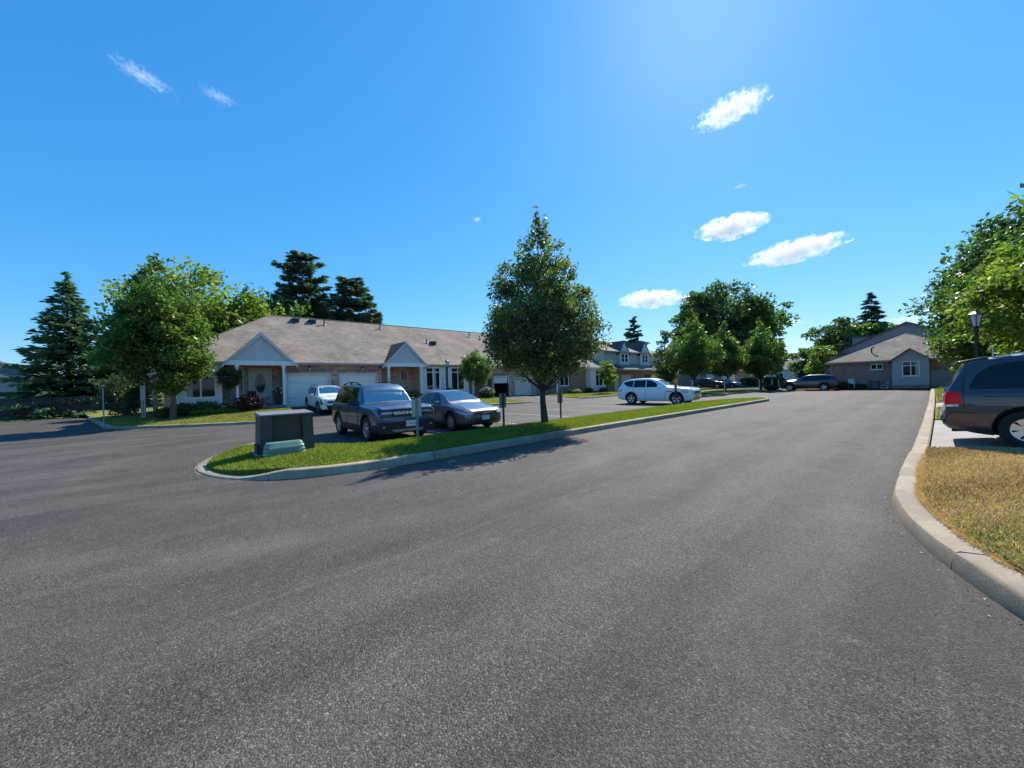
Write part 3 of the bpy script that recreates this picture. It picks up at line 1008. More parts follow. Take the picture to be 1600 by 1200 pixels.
def lap_siding(mb, plane, sgn, ax, u0, u1, z0, z1, mat, step=.115, clip=None, holes=()):
    """overlapping boards as real geometry; CLIP(z) -> (ua, ub) narrows a row (gable ends); HOLES are left free"""
    z = z0
    while z < z1 - 1e-4:
        zt = min(z + step, z1)
        spans = [(u0, u1)]
        for (a, b, c, d) in holes:
            if c < (z + zt) / 2 < d:
                new = []
                for (p, q) in spans:
                    if a > p: new.append((p, min(a, q)))
                    if b < q: new.append((max(b, p), q))
                spans = [s_ for s_ in new if s_[1] - s_[0] > 1e-3]
        for (p, q) in spans:
            pa, qa = (p, q)
            pb, qb = (p, q)
            if clip:
                a, b = clip(z)
                c, d = clip(zt)
                pa, qa, pb, qb = max(p, a), min(q, b), max(p, c), min(q, d)
                if qa <= pa: continue
                if qb <= pb: pb = qb = (pa + qa) / 2
            f0, f1 = plane + sgn * .016, plane + sgn * .002
            P = (lambda u, zz, f: (u, f, zz)) if ax == 'y' else (lambda u, zz, f: (f, u, zz))
            mb.poly([P(pa, z, f0), P(qa, z, f0), P(qb, zt, f1), P(pb, zt, f1)], mat)
            mb.poly([P(pa, z, f1), P(qa, z, f1), P(qa, z, f0), P(pa, z, f0)], mat)
        z += step


def garage_door(parent, x0, x1, z0, z1, y, mat, rows=4, cols=4, ax='y', sgn=-1):
    """door leaf with raised panels, each panel a piece; sits DEPTH behind the wall face"""
    mb = MB()
    mb.box(x0, y, z0, x1, y + .05, z1, mat)
    for k in range(1, rows):
        zz = z0 + (z1 - z0) * k / rows
        mb.box(x0, y - .004, zz - .006, x1, y + .001, zz + .006, 'plastic_grey')
    d = mb.build('garage_door', parent)
    pw, ph = (x1 - x0) / cols, (z1 - z0) / rows
    me = None
    for r in range(rows):
        for c in range(cols):
            if me is None:
                pm = MB()
                a, b, e = pw * .42, ph * .34, .025
                lo = [(-a, 0, -b), (a, 0, -b), (a, 0, b), (-a, 0, b)]
                hi = [(-a + e, -.018, -b + e), (a - e, -.018, -b + e), (a - e, -.018, b - e), (-a + e, -.018, b - e)]
                pm.hexa(lo, hi, mat)
                o = pm.build('door_panel', d)
                me = o.data
            else:
                o = link('door_panel', me, d)
            o.location = (x0 + pw * (c + .5), y - .0015, z0 + ph * (r + .5))
    fm = MB()
    fm.box(x0 - .1, y - .145, z0, x0 - .002, y - .09, z1 + .1, mat)
    fm.box(x1 + .002, y - .145, z0, x1 + .1, y - .09, z1 + .1, mat)
    fm.box(x0 - .002, y - .145, z1 + .002, x1 + .002, y - .09, z1 + .1, mat)
    fm.build('door_trim', parent)
    return d


def hip_roof(parent, x0, x1, y0, y1, ze, ridge, mat, fascia='fascia', name='roof', hips=(True, True), th=.16):
    """ridge = (xa, xb, y, z); eave rectangle x0..x1, y0..y1 at ze"""
    xa, xb, yr, zr = ridge
    mb = MB()
    A, B, D, E_ = (x0, y0, ze), (x1, y0, ze), (x1, y1, ze), (x0, y1, ze)
    R0, R1 = (xa, yr, zr), (xb, yr, zr)
    mb.poly([A, B, R1, R0], mat)
    mb.poly([D, E_, R0, R1], mat)
    if x0 != xa: mb.poly([E_, A, R0], mat)
    if x1 != xb: mb.poly([B, D, R1], mat)
    r = mb.build(name, parent)
    mb = MB()
    mb.box(x0 + .02, y0 + .02, ze - th, x1 - .02, y1 - .02, ze - .01, fascia)
    mb.box(x0, y0 - .09, ze - .13, x1, y0 + .018, ze - .012, fascia)     # gutter
    mb.build('soffit', r)
    cap = MB()
    for (p, q) in ((R0, R1), (A, R0), (B, R1)):
        if p != q:
            cap.tube([(p[0], p[1], p[2] + .0), (q[0], q[1], q[2] + .0)], .045, mat, 6)
    cap.build('ridge_cap', r)
    return r


def gable_porch(parent, xc, hw, y0, yb, ze, za, mat_r, post_x, post_z0, siding='siding_blue'):
    """small front gable on posts: roof planes running back into the main roof, boarded tympanum, beam and columns"""
    mb = MB()
    ov = .28
    zo = ze - (za - ze) / hw * ov
    yf = y0 - .12
    t = .11
    for s in (-1, 1):
        a, b, c, d = (xc + s * (hw + ov), yf, zo), (xc, yf, za), (xc, yb, za), (xc + s * (hw + ov), yb - 2.2, zo)
        up_ = [a, b, c, d]
        dn = [(p[0], p[1], p[2] - t) for p in up_]
        mb.hexa(dn, up_, mat_r) if s > 0 else mb.hexa(dn[::-1], up_[::-1], mat_r)
    rf = mb.build('porch_roof', parent)
    fm = MB()
    sl = (za - ze) / hw
    for s in (-1, 1):
        fw_ = .2
        P0, P1 = (xc + s * (hw + ov), zo), (xc, za)
        fm.hexa([(P0[0], yf - .03, P0[1] - .02), (P1[0], yf - .03, P1[1] - .02), (P1[0], yf - .03, P1[1] - fw_ - .06), (P0[0], yf - .03, P0[1] - fw_)],
                [(P0[0], yf - .002, P0[1] - .02), (P1[0], yf - .002, P1[1] - .02), (P1[0], yf - .002, P1[1] - fw_ - .06), (P0[0], yf - .002, P0[1] - fw_)], siding)
    fm.build('rake_board', rf)
    sm = MB()
    zb = ze - .02
    lap_siding(sm, y0 - .01, -1, 'y', xc - hw, xc + hw, zb, za - .12, siding, .13, clip=lambda z: (xc - hw + (z - ze) / sl + .12, xc + hw - (z - ze) / sl - .12))
    sm.poly([(xc - hw, y0 + .005, ze), (xc + hw, y0 + .005, ze), (xc, y0 + .005, za)], siding)
    sm.build('gable_siding', parent)
    bm_ = MB()
    bm_.box(xc - hw - .1, y0 - .08, ze - .32, xc + hw + .1, y0 + .12, ze - .03, 'trim_white')
    bm_.build('porch_beam', parent)
    for k, px in enumerate(post_x):
        pm = MB()
        pm.box(px - .07, y0 - .06, post_z0, px + .07, y0 + .08, ze - .322, 'trim_white')
        pm.box(px - .1, y0 - .09, post_z0, px + .1, y0 + .11, post_z0 + .16, 'trim_white')
        pm.box(px - .1, y0 - .09, ze - .45, px + .1, y0 + .11, ze - .324, 'trim_white')
        pm.build('porch_column', parent)


# ------------------------------------------------------------------ long row of attached bungalows
row = thing('bungalow_row', 'long tan brick row of attached bungalows with grey hip roof and blue gables', 'houses', (0, 0, 0))
Y = 28.4
ZW = 3.32
wall = MB()
H_FRONT = [(4.9, 7.7, .3, 2.74), (8.3, 11.1, .3, 2.74), (21.75, 22.3, .3, 2.4), (22.6, 24.5, .3, 2.4), (25.3, 27.9, .3, 2.3)]
facade(wall, Y, -1.0, -.5, -.1, ZW, 'brick_tan')
facade(wall, Y, 4.75, 11.4, -.1, ZW, 'brick_tan', H_FRONT[:2])
facade(wall, Y, 21.5, 28.4, -.1, ZW, 'brick_tan', H_FRONT[2:])
facade(wall, Y, 31.4, 40.5, -.1, ZW, 'brick_red', [(32.2, 33.8, 1.2, 2.6)])
# porch recesses: back and side walls
for (a, b, yb) in ((1.55, 4.75, 29.6), (11.4, 14.6, 29.5), (16.95, 17.2, 29.3), (19.35, 21.5, 29.5), (28.4, 31.4, 29.6)):
    holes = [(2.95, 4.35, .5, 3.2)] if a == 1.55 else ([(13.45, 14.0, 2.2, 3.0)] if a == 11.4 else [])
    facade(wall, yb, a, b, -.1, ZW, 'brick_tan', holes, .1)
    wall.poly([(a, yb, -.1), (a, Y, -.1), (a, Y, ZW), (a, yb, ZW)], 'brick_tan')
    wall.poly([(b, Y, -.1), (b, yb, -.1), (b, yb, ZW), (b, Y, ZW)], 'brick_tan')
    wall.poly([(a, Y - .4, ZW - .01), (b, Y - .4, ZW - .01), (b, yb, ZW - .01), (a, yb, ZW - .01)], 'trim_white')
# end walls and rear wall
facade(wall, -1.0, 28.4, 39.6, -.1, ZW, 'brick_tan', ax='x', sgn=-1)
facade(wall, 40.5, 28.4, 39.6, -.1, ZW, 'brick_tan', ax='x', sgn=1)
facade(wall, 39.6, -1.0, 40.5, -.1, ZW, 'brick_tan', sgn=1)
wall.build('wall', row)
# header course over the garage doors
mb = MB()
for (a, b) in ((4.8, 7.8), (8.2, 11.2), (22.5, 24.6), (25.2, 28.0)):
    x = a
    z = 2.86 if b < 12 else 2.5
    while x < b:
        mb.box(x, Y - .012, z, x + .062, Y + .01, z + .2, 'brick_brown')
        x += .074
mb.build('brick_lintel', row, kind='stuff')
garage_door(row, 4.98, 7.62, .46, 2.66, Y + .145, 'garage_white')
garage_door(row, 8.38, 11.02, .46, 2.66, Y + .145, 'garage_white')
garage_door(row, 25.38, 27.82, .34, 2.22, Y + .145, 'garage_cream')
# half open garage: leaf rolled up at the top, dark inside
garage_door(row, 22.68, 24.42, 1.72, 2.32, Y + .145, 'garage_white', rows=1, cols=3)
mb = MB()
mb.box(22.5, Y + .2, .2, 24.6, Y + 5, 2.7, 'interior_dark')
mb.v = [(v[0], v[1], v[2]) for v in mb.v]
gi = mb.build('garage_interior', row)
gi.data.flip_normals()
bm = bmesh.new(); bm.from_mesh(gi.data)
bmesh.ops.delete(bm, geom=[f for f in bm.faces if abs(f.calc_center_median().y - Y - .2) < .01], context='FACES')
bm.to_mesh(gi.data); bm.free()
mb = MB(); mb.box(21.8, Y + .08, .4, 22.28, Y + .12, 2.35, 'door_dark'); mb.build('side_door', row)

# bays clad in siding
def bay(x0, x1, zb, win, cols=2, transom=None, y=None, curtain=None, roof=False, sid='siding_grey', base='brick_tan'):
    y = y or Y - .3
    b = MB()
    lap_siding(b, y, -1, 'y', x0, x1, zb, ZW, sid, .115, holes=[win])
    facade(b, y + .002, x0, x1, zb, ZW, sid, [win], .1)
    facade(b, y + .03, x0, x1, -.1, zb, base)
    b.poly([(x0, Y + .05, zb), (x0, y, zb), (x0, y, ZW), (x0, Y + .05, ZW)], sid)
    b.poly([(x1, y, zb), (x1, Y + .05, zb), (x1, Y + .05, ZW), (x1, y, ZW)], sid)
    b.poly([(x0, Y + .05, -.1), (x0, y + .03, -.1), (x0, y + .03, zb), (x0, Y + .05, zb)], base)
    b.poly([(x1, y + .03, -.1), (x1, Y + .05, -.1), (x1, Y + .05, zb), (x1, y + .03, zb)], base)
    b.box(x0 - .02, y - .03, zb - .06, x1 + .02, y + .02, zb, 'trim_white')
    for xx in (x0, x1 - .09):
        b.box(xx, y - .026, zb, xx + .09, y - .004, ZW, 'trim_white')
    o = b.build('bay_wall', row)
    window(row, 'y', y, -1, *win, cols=cols, transom=transom, curtain=curtain)
    return o


bay(-.5, 1.55, .93, (-.12, 1.28, 1.3, 2.6), 2, curtain=(0,))
bay(14.6, 16.95, .9, (15.05, 16.4, 1.27, 3.2), 2, 2.8, curtain=(1,))
bay(17.2, 19.35, .9, (17.5, 18.9, 1.2, 3.2), 2, 2.8)
bay(37.1, 40.3, .55, (38.1, 39.6, 1.05, 2.98), 2, 2.5, y=Y - .7, base='brick_red')
window(row, 'y', Y, -1, 32.2, 33.8, 1.2, 2.6, 2)
# arched porch window with glazing bars
mb = MB()
aw = [(13.45, 2.2), (14.0, 2.2), (14.0, 2.8)] + [(13.725 + .275 * math.cos(t), 2.8 + .2 * math.sin(t)) for t in np.linspace(0, math.pi, 9)] + [(13.45, 2.8)]
mb.tube([(p[0], 29.48, p[1]) for p in aw] + [(13.45, 29.48, 2.2)], .035, 'trim_beige', 6)
mb.box(13.71, 29.47, 2.2, 13.74, 29.5, 2.98, 'trim_beige')
for z in (2.42, 2.62, 2.8):
    mb.box(13.45, 29.472, z, 14.0, 29.498, z + .025, 'trim_beige')
aw_o = mb.build('window', row, label='small arched window with glazing bars')
mb = MB(); mb.poly([(p[0], 29.52, p[1]) for p in aw], 'pane'); mb.build('pane', aw_o)

# front door with the oval light
mb = MB()
mb.box(2.97, 29.62, .7, 4.33, 29.68, 3.18, 'door_cream')
mb.box(3.0, 29.56, .7, 3.1, 29.62, 3.1, 'trim_beige'); mb.box(4.2, 29.56, .7, 4.3, 29.62, 3.1, 'trim_beige')
mb.box(3.1, 29.561, 3.0, 4.2, 29.62, 3.1, 'trim_beige')
mb.box(3.2, 29.59, .72, 4.1, 29.62, 2.98, 'door_cream')
dr = mb.build('door', row)
ov = [(3.65 + .31 * math.cos(t), 2.12 + .66 * math.sin(t)) for t in np.linspace(0, 2 * math.pi, 29)[:-1]]
mb = MB(); mb.poly([(p[0], 29.58, p[1]) for p in ov], 'pane'); mb.build('oval_pane', dr)
mb = MB(); mb.tube([(p[0], 29.58, p[1]) for p in ov + ov[:1]], .03, 'door_cream', 6); mb.build('oval_frame', dr)
mb = MB(); mb.box(3.3, 29.575, .85, 4.0, 29.592, 1.3, 'trim_beige'); mb.build('kick_panel', dr)
mb = MB(); mb.lathe([(0, -.05), (.03, -.045), (.035, -.02), (.02, 0)], 'iron_black', 'y', (4.03, 29.59, 1.75), 10); mb.build('handle', dr)
# porch slabs and steps
for (a, b, z) in ((2.2, 4.74, .68), (11.45, 14.58, .6), (19.4, 21.48, .55), (28.45, 31.35, .4)):
    mb = MB()
    mb.box(a, Y - .6, -.1, b, Y + 1.15, z, 'drive_concrete')
    mb.box(a + .9, Y - 1.0, -.1, b - .3, Y - .602, z - .17, 'drive_concrete')
    mb.build('porch_step', row)
gable_porch(row, 3.52, 1.72, Y - .55, 31.2, 3.55, 5.32, 'shingle_brown', (2.27, 4.72), .68)
gable_porch(row, 13.2, 1.7, Y - .55, 31.2, 3.55, 5.25, 'shingle_dark', (11.75, 14.5), .6)
gable_porch(row, 29.9, 1.6, Y - .5, 31.2, 3.5, 5.1, 'shingle_brown', (28.6, 31.2), .4)
mb = MB(); mb.box(19.95, Y - .1, .5, 20.1, Y + .05, 3.3, 'trim_white'); mb.build('porch_column', row)
rf = hip_roof(row, -1.45, 40.95, 27.93, 40.07, 3.45, (5.0, 35.0, 34.0, 7.5), 'shingle_brown')
# bay hip at the far end
mb = MB()
mb.poly([(36.8, 27.3, 3.35), (40.6, 27.3, 3.35), (39.2, 29.2, 4.35), (38.2, 29.2, 4.35)], 'shingle_grey')
mb.poly([(36.8, 29.2, 3.35), (36.8, 27.3, 3.35), (38.2, 29.2, 4.35)], 'shingle_grey')
mb.poly([(40.6, 27.3, 3.35), (40.6, 29.2, 3.35), (39.2, 29.2, 4.35)], 'shingle_grey')
mb.box(36.82, 27.32, 3.2, 40.58, 28.4, 3.34, 'trim_white')
mb.build('bay_roof', row)
# roof vents and pipes
slope = (7.5 - 3.45) / (34 - 27.93)
def on_roof(x, y):
    return (x, y, 3.45 + (y - 27.93) * slope)
for (x, y) in ((6.6, 33.4), (7.8, 33.4), (17.6, 31.2)):
    p = on_roof(x, y)
    mb = MB()
    mb.box(x - .2, y - .2, p[2] - .1, x + .2, y + .2, p[2] + .16, 'iron_black')
    mb.box(x - .28, y - .28, p[2] + .162, x + .28, y + .28, p[2] + .22, 'plastic_grey')
    mb.build('roof_vent', rf)
for (x, y, h) in ((8.6, 33.1, .5), (13.3, 33.2, .55), (16.9, 31.2, .4), (23, 33, .5)):
    p = on_roof(x, y)
    mb = MB()
    mb.tube([(x, y, p[2] - .05), (x, y, p[2] + h)], .05, 'iron_black', 8)
    mb.lathe([(.14, 0), (.055, .1)], 'iron_black', 'z', (x, y, p[2] - .02), 10)
    mb.build('vent_pipe', rf)
# wall lamps by the garages, downpipe by the porch
for x in (6.35, 9.9):
    mb = MB()
    mb.box(x - .05, Y - .03, 3.0, x + .05, Y, 3.2, 'iron_black')
    mb.tube([(x, Y - .02, 3.16), (x, Y - .14, 3.2), (x, Y - .16, 3.12)], .014, 'iron_black', 6)
    mb.lathe([(.03, .13), (.085, .06), (.07, .05), (.045, -.14), (.02, -.16)], 'iron_black', 'z', (x, Y - .16, 3.05), 8, mats=['iron_black', 'iron_black', 'lamp_glass', 'iron_black'])
    mb.build('wall_lamp', row)
mb = MB()
mb.tube([(2.45, 29.1, 3.25), (2.65, 29.3, 3.1), (2.72, 29.52, 2.85), (2.72, 29.55, 1.0)], .04, 'trim_white', 8)
mb.build('downpipe', row)
# side entry at the left end: white posts carrying a small roof
for (x, y) in ((-2.0, 31.0), (-1.45, 30.4)):
    mb = MB(); mb.box(x - .11, y - .11, .1, x + .11, y + .11, 2.75, 'trim_beige' if y > 30.9 else 'brick_tan'); mb.build('porch_column', row)
mb = MB(); mb.box(-2.3, 30.2, 2.752, -1.0, 33, 2.95, 'trim_white'); mb.build('side_porch_roof', row)

# ------------------------------------------------------------------ two storey houses further on
two = thing('two_storey_row', 'two storey grey sided houses with dormer gables over brick garages', 'houses', (0, 0, 0))
wall = MB()
facade(wall, Y, 41.0, 58.0, -.1, 3.2, 'brick_red', [(43.3, 44.65, .1, 2.42), (45.0, 47.9, .1, 2.46), (51.2, 52.8, .1, 2.4), (53.3, 56.1, .1, 2.4)])
facade(wall, 29.1, 41.0, 58.0, 3.2, 5.75, 'siding_stone')
facade(wall, 41.0, 28.4, 39.6, -.1, 5.75, 'siding_stone', ax='x', sgn=-1)
facade(wall, 58.0, 28.4, 39.6, -.1, 5.75, 'siding_stone', ax='x', sgn=1)
facade(wall, 39.6, 41, 58, -.1, 5.75, 'siding_stone', sgn=1)
wall.poly([(41.0, 28.5, 5.75), (41.0, 34, 7.4), (41.0, 39.6, 5.75)], 'siding_stone')
wall.build('wall', two)
for (a, b, z0, z1, m_) in ((43.36, 44.59, .1, 2.36, 'garage_cream'), (45.08, 47.82, .1, 2.38, 'garage_cream'), (53.38, 56.02, .1, 2.32, 'garage_white')):
    garage_door(two, a, b, z0, z1, Y + .145, m_, 4, 4 if b - a > 2 else 2)
mb = MB(); mb.box(51.25, Y + .1, .1, 52.75, Y + .14, 2.4, 'door_dark'); mb.build('door', two)
hip_roof(two, 40.7, 58.4, 28.6, 40.0, 5.7, (40.7, 53.0, 34.0, 7.75), 'shingle_grey', hips=(False, True))
hip_roof(two, 38.6, 44.3, 27.5, 33.5, 3.25, (40.0, 42.6, 31.0, 5.0), 'shingle_dark', name='lower_roof')
mb = MB()
mb.poly([(44.0, 27.4, 3.2), (58.4, 27.4, 3.2), (58.4, 29.12, 4.0), (44.0, 29.12, 4.0)], 'shingle_grey')
mb.box(44.0, 27.4, 3.05, 58.4, 28.42, 3.19, 'trim_white')
mb.build('skirt_roof', two)
for (xc, hw, wl) in ((46.5, 1.25, 1.6), (52.1, 1.4, 1.6)):
    yd = 28.75
    d = MB()
    lap_siding(d, yd, -1, 'y', xc - hw, xc + hw, 3.7, 5.5, 'siding_blue', .12, holes=[(xc - .8, xc + .8, 4.15, 5.45)])
    lap_siding(d, yd, -1, 'y', xc - hw, xc + hw, 5.5, 7.1, 'siding_blue', .12, clip=lambda z: (xc - hw + (z - 5.5) / 1.35, xc + hw - (z - 5.5) / 1.35))
    d.box(xc - hw, yd + .005, 3.6, xc + hw, 29.3, 5.5, 'siding_blue')
    d.poly([(xc - hw, yd + .004, 5.5), (xc + hw, yd + .004, 5.5), (xc, yd + .004, 5.5 + hw * 1.35)], 'siding_blue')
    dm = d.build('dormer_wall', two)
    g = MB()
    for s in (-1, 1):
        za = 5.5 + hw * 1.35 + .1
        zo = 5.5 - .3
        a, b, c, e = (xc + s * (hw + .22), yd - .1, zo + .1), (xc, yd - .1, za), (xc, 34.0, za), (xc + s * (hw + .22), 31, zo + .1)
        U = [a, b, c, e]
        Dn = [(p[0], p[1], p[2] - .07) for p in U]
        g.hexa(Dn, U, 'shingle_dark') if s > 0 else g.hexa(Dn[::-1], U[::-1], 'shingle_dark')
    g.build('dormer_roof', two)
    window(two, 'y', yd, -1, xc - .78, xc - .06, 4.2, 5.42, 1, 4.8)
    window(two, 'y', yd, -1, xc + .06, xc + .78, 4.2, 5.42, 1, 4.8)
for (x, y, z) in ((42.5, 31.5, 6.75), (44, 32.4, 7.05)):
    mb = MB(); mb.box(x - .6, y - .5, z - .1, x + .6, y + .5, z + .18, 'lamp_glass'); mb.build('skylight', two)

# ------------------------------------------------------------------ last row, mostly behind the trees
far = thing('brick_house_row', 'low brick houses with white garages behind the far trees', 'houses', (0, 0, 0))
wall = MB()
facade(wall, Y, 62, 104, -.1, 3.0, 'brick_brown', [(67.5, 71.5, .1, 2.4), (74, 78, .1, 2.4), (86, 90, .1, 2.4), (80, 82, 1, 2.3), (95, 97, 1, 2.3)])
facade(wall, 62, 28.4, 39, -.1, 3.0, 'brick_brown', ax='x', sgn=-1)
facade(wall, 104, 28.4, 39, -.1, 3.0, 'brick_brown', ax='x', sgn=1)
facade(wall, 39, 62, 104, -.1, 3.0, 'brick_brown', sgn=1)
wall.build('wall', far)
for (a, b) in ((67.6, 71.4), (74.1, 77.9), (86.1, 89.9)):
    garage_door(far, a, b, .1, 2.34, Y + .145, 'garage_white', 4, 4)
window(far, 'y', Y, -1, 80, 82, 1, 2.3, 2)
window(far, 'y', Y, -1, 95, 97, 1, 2.3, 2)
hip_roof(far, 61.5, 104.5, 27.9, 39.5, 3.1, (67, 99, 33.7, 6.3), 'shingle_grey')


def small_house(name, label, x0, y0, x1, y1, z1, ridge_z, wm, rm, win):
    h = thing(name, label, 'house', (0, 0, 0))
    b = MB()
    facade(b, x0, y0, y1, -.1, z1, wm, [wn for wn in win], ax='x', sgn=-1)
    facade(b, x1, y0, y1, -.1, z1, wm, ax='x', sgn=1)
    facade(b, y0, x0, x1, -.1, z1, wm, sgn=-1)
    facade(b, y1, x0, x1, -.1, z1, wm, sgn=1)
    b.build('wall', h)
    for wn in win:
        window(h, 'x', x0, -1, *wn, cols=2)
    d = min(x1 - x0, y1 - y0) / 2
    r = MB()
    o = .4
    if (y1 - y0) > (x1 - x0):
        xm = (x0 + x1) / 2
        A, B, D, E_ = (x0 - o, y0 - o, z1), (x1 + o, y0 - o, z1), (x1 + o, y1 + o, z1), (x0 - o, y1 + o, z1)
        R0, R1 = (xm, y0 + d, ridge_z), (xm, y1 - d, ridge_z)
        for q in ([A, B, R0], [B, D, R1, R0], [D, E_, R1], [E_, A, R0, R1]):
            r.poly(q, rm)
    else:
        ym = (y0 + y1) / 2
        A, B, D, E_ = (x0 - o, y0 - o, z1), (x1 + o, y0 - o, z1), (x1 + o, y1 + o, z1), (x0 - o, y1 + o, z1)
        R0, R1 = (x0 + d, ym, ridge_z), (x1 - d, ym, ridge_z)
        for q in ([A, B, R1, R0], [B, D, R1], [D, E_, R0, R1], [E_, A, R0]):
            r.poly(q, rm)
    r.box(x0 - o + .02, y0 - o + .02, z1 - .15, x1 + o - .02, y1 + o - .02, z1 - .01, 'trim_white')
    r.build('roof', h)
    return h


small_house('house', 'small white house with grey roof far down the cross street', 88, 14.0, 97, 22.5, 2.9, 5.2, 'trim_white', 'shingle_grey', [(16, 17.2, 1, 2.2), (19.5, 20.7, 1, 2.2)])
small_house('house', 'pale grey roofed house far off behind the dark crossover', 92, 7.0, 101, 12.4, 2.8, 4.6, 'siding_beige', 'shingle_grey', [(9, 10.4, 1, 2.2)])
nb = small_house('house', 'brown roofed neighbour house beyond the board fence', -30, 50.5, -10.6, 59, 3.5, 6.3, 'siding_beige', 'shingle_brown', [])

# ------------------------------------------------------------------ brick bungalow closing the road
rb = thing('brick_bungalow', 'brown brick bungalow end with a blue sided gable facing down the road', 'house', (0, 0, 0))
XB = 52.0
wall = MB()
facade(wall, XB, -4.0, 7.35, -.1, 2.86, 'brick_brown', [(3.25, 4.25, 1.95, 2.6), (4.3, 5.4, .12, .4), (3.0, 4.0, .12, .4)], ax='x', sgn=-1)
facade(wall, 7.35, XB, 66, -.1, 2.86, 'brick_brown', [(54.5, 56, .9, 2.3)], sgn=1)
facade(wall, -4.0, XB, 66, -.1, 2.86, 'brick_brown', sgn=-1)
facade(wall, 66, -4.0, 7.35, -.1, 2.86, 'brick_brown', ax='x', sgn=1)
wall.build('wall', rb)
window(rb, 'x', XB, -1, 3.3, 4.2, 1.98, 2.57, 2)
for (a, b) in ((4.3, 5.4), (3.0, 4.0)):
    window(rb, 'x', XB, -1, a, b, .12, .4, 2, frame=.05)
r = MB()
A, B, D, E_ = (51.55, -4.4, 2.88), (66.4, -4.4, 2.88), (66.4, 7.75, 2.88), (51.55, 7.75, 2.88)
R0, R1 = (57.4, 1.95, 5.8), (63, 1.95, 5.8)
for q in ([A, B, R1, R0], [B, D, R1], [D, E_, R0, R1], [E_, A, R0]):
    r.poly(q, 'shingle_brown')
r.box(51.57, -4.38, 2.74, 66.38, 7.73, 2.87, 'trim_white')
r.box(51.46, -4.4, 2.75, 51.56, 7.75, 2.868, 'fascia')
rbr = r.build('roof', rb)
mb = MB()
for (p, q) in ((E_, R0), (A, R0), (R0, R1)):
    mb.tube([p, q], .05, 'shingle_brown', 6)
mb.build('ridge_cap', rbr)
mb = MB()
mb.tube([(53.4, 4.2, 3.7), (53.4, 4.2, 4.25)], .06, 'iron_black', 8)
mb.tube([(53.4, 4.2, 4.2), (53.4, 4.0, 4.35)], .07, 'iron_black', 8)
mb.build('vent_pipe', rbr)
# blue gable bay
XG = 51.2
d = MB()
yc, hw = 1.45, 1.2
lap_siding(d, XG, -1, 'x', yc - hw, yc + hw, .42, 2.85, 'siding_mid', .115, holes=[(.85, 1.98, 1.27, 2.68)])
lap_siding(d, XG, -1, 'x', yc - hw, yc + hw, 2.85, 3.8, 'siding_mid', .115, clip=lambda z: (yc - hw + (z - 2.85) / .78, yc + hw - (z - 2.85) / .78))
facade(d, XG + .002, yc - hw, yc + hw, .42, 2.85, 'siding_mid', [(.85, 1.98, 1.27, 2.68)], .1, ax='x', sgn=-1)
d.poly([(XG + .004, yc - hw, 2.85), (XG + .004, yc, 2.85 + hw * .78), (XG + .004, yc + hw, 2.85)], 'siding_mid')
facade(d, XG + .03, yc - hw, yc + hw, -.1, .42, 'brick_brown', ax='x', sgn=-1)
for yy in (yc - hw, yc + hw):
    d.poly([(XG, yy, -.1), (XB, yy, -.1), (XB, yy, 2.85), (XG, yy, 2.85)], 'siding_mid')
d.build('bay_wall', rb)
window(rb, 'x', XG, -1, .85, 1.98, 1.27, 2.68, 2, 2.25, curtain=(0,))
g = MB()
za = 2.85 + hw * .78 + .12
for s in (-1, 1):
    U = [(XG - .3, yc + s * (hw + .3), 2.85 - .18), (XG - .3, yc, za), (54.2, yc, za), (53, yc + s * (hw + .3), 2.85 - .18)]
    Dn = [(p[0], p[1], p[2] - .12) for p in U]
    g.hexa(Dn, U, 'shingle_brown') if s > 0 else g.hexa(Dn[::-1], U[::-1], 'shingle_brown')
g.build('gable_roof', rb)
mb = MB(); mb.tube([(XB - .05, 7.2, 2.7), (XB - .05, 7.2, .15)], .04, 'fascia', 8); mb.build('downpipe', rb)

bk = thing('tall_house', 'taller dark grey house rising behind the brick bungalow', 'house', (0, 0, 0))
b = MB()
X2 = 67.0
facade(b, X2, -5.0, 9.0, -.1, 4.5, 'siding_dark', ax='x', sgn=-1)
b.poly([(X2, 9.0, 4.5), (X2, -5.0, 4.5), (X2, 2.1, 7.75)], 'siding_dark')
facade(b, 9.0, X2, 80, -.1, 4.5, 'siding_dark', sgn=1)
facade(b, -5.0, X2, 80, -.1, 4.5, 'siding_dark', sgn=-1)
facade(b, 80, -5.0, 9.0, -.1, 4.5, 'siding_dark', ax='x', sgn=1)
facade(b, X2 - .6, 7.3, 10.6, -.1, 4.2, 'siding_dark', [(8.0, 8.8, 2.6, 3.8)], ax='x', sgn=-1)
facade(b, 10.6, X2 - .6, 78, -.1, 4.2, 'siding_dark', sgn=1)
b.build('wall', bk)
window(bk, 'x', X2 - .6, -1, 8.0, 8.8, 2.6, 3.8, 1, 3.2)
r = MB()
for s, ye in ((1, 9.5), (-1, -5.5)):
    U = [(X2 - .35, ye, 4.28), (X2 - .35, 2.1, 7.9), (80.4, 2.1, 7.9), (80.4, ye, 4.28)]
    Dn = [(p[0], p[1], p[2] - .15) for p in U]
    r.hexa(Dn if s > 0 else Dn[::-1], U if s > 0 else U[::-1], 'shingle_dark')
r.box(X2 - 1.0, 6.9, 4.21, 78.4, 11.0, 4.42, 'shingle_dark')
r.build('roof', bk)
mb = MB()
mb.box(70, 5.0, 5.2, 75, 7.4, 6.7, 'siding_dark'); mb.box(69.8, 4.6, 6.702, 75.2, 7.6, 6.85, 'shingle_dark')
mb.build('dormer', bk)


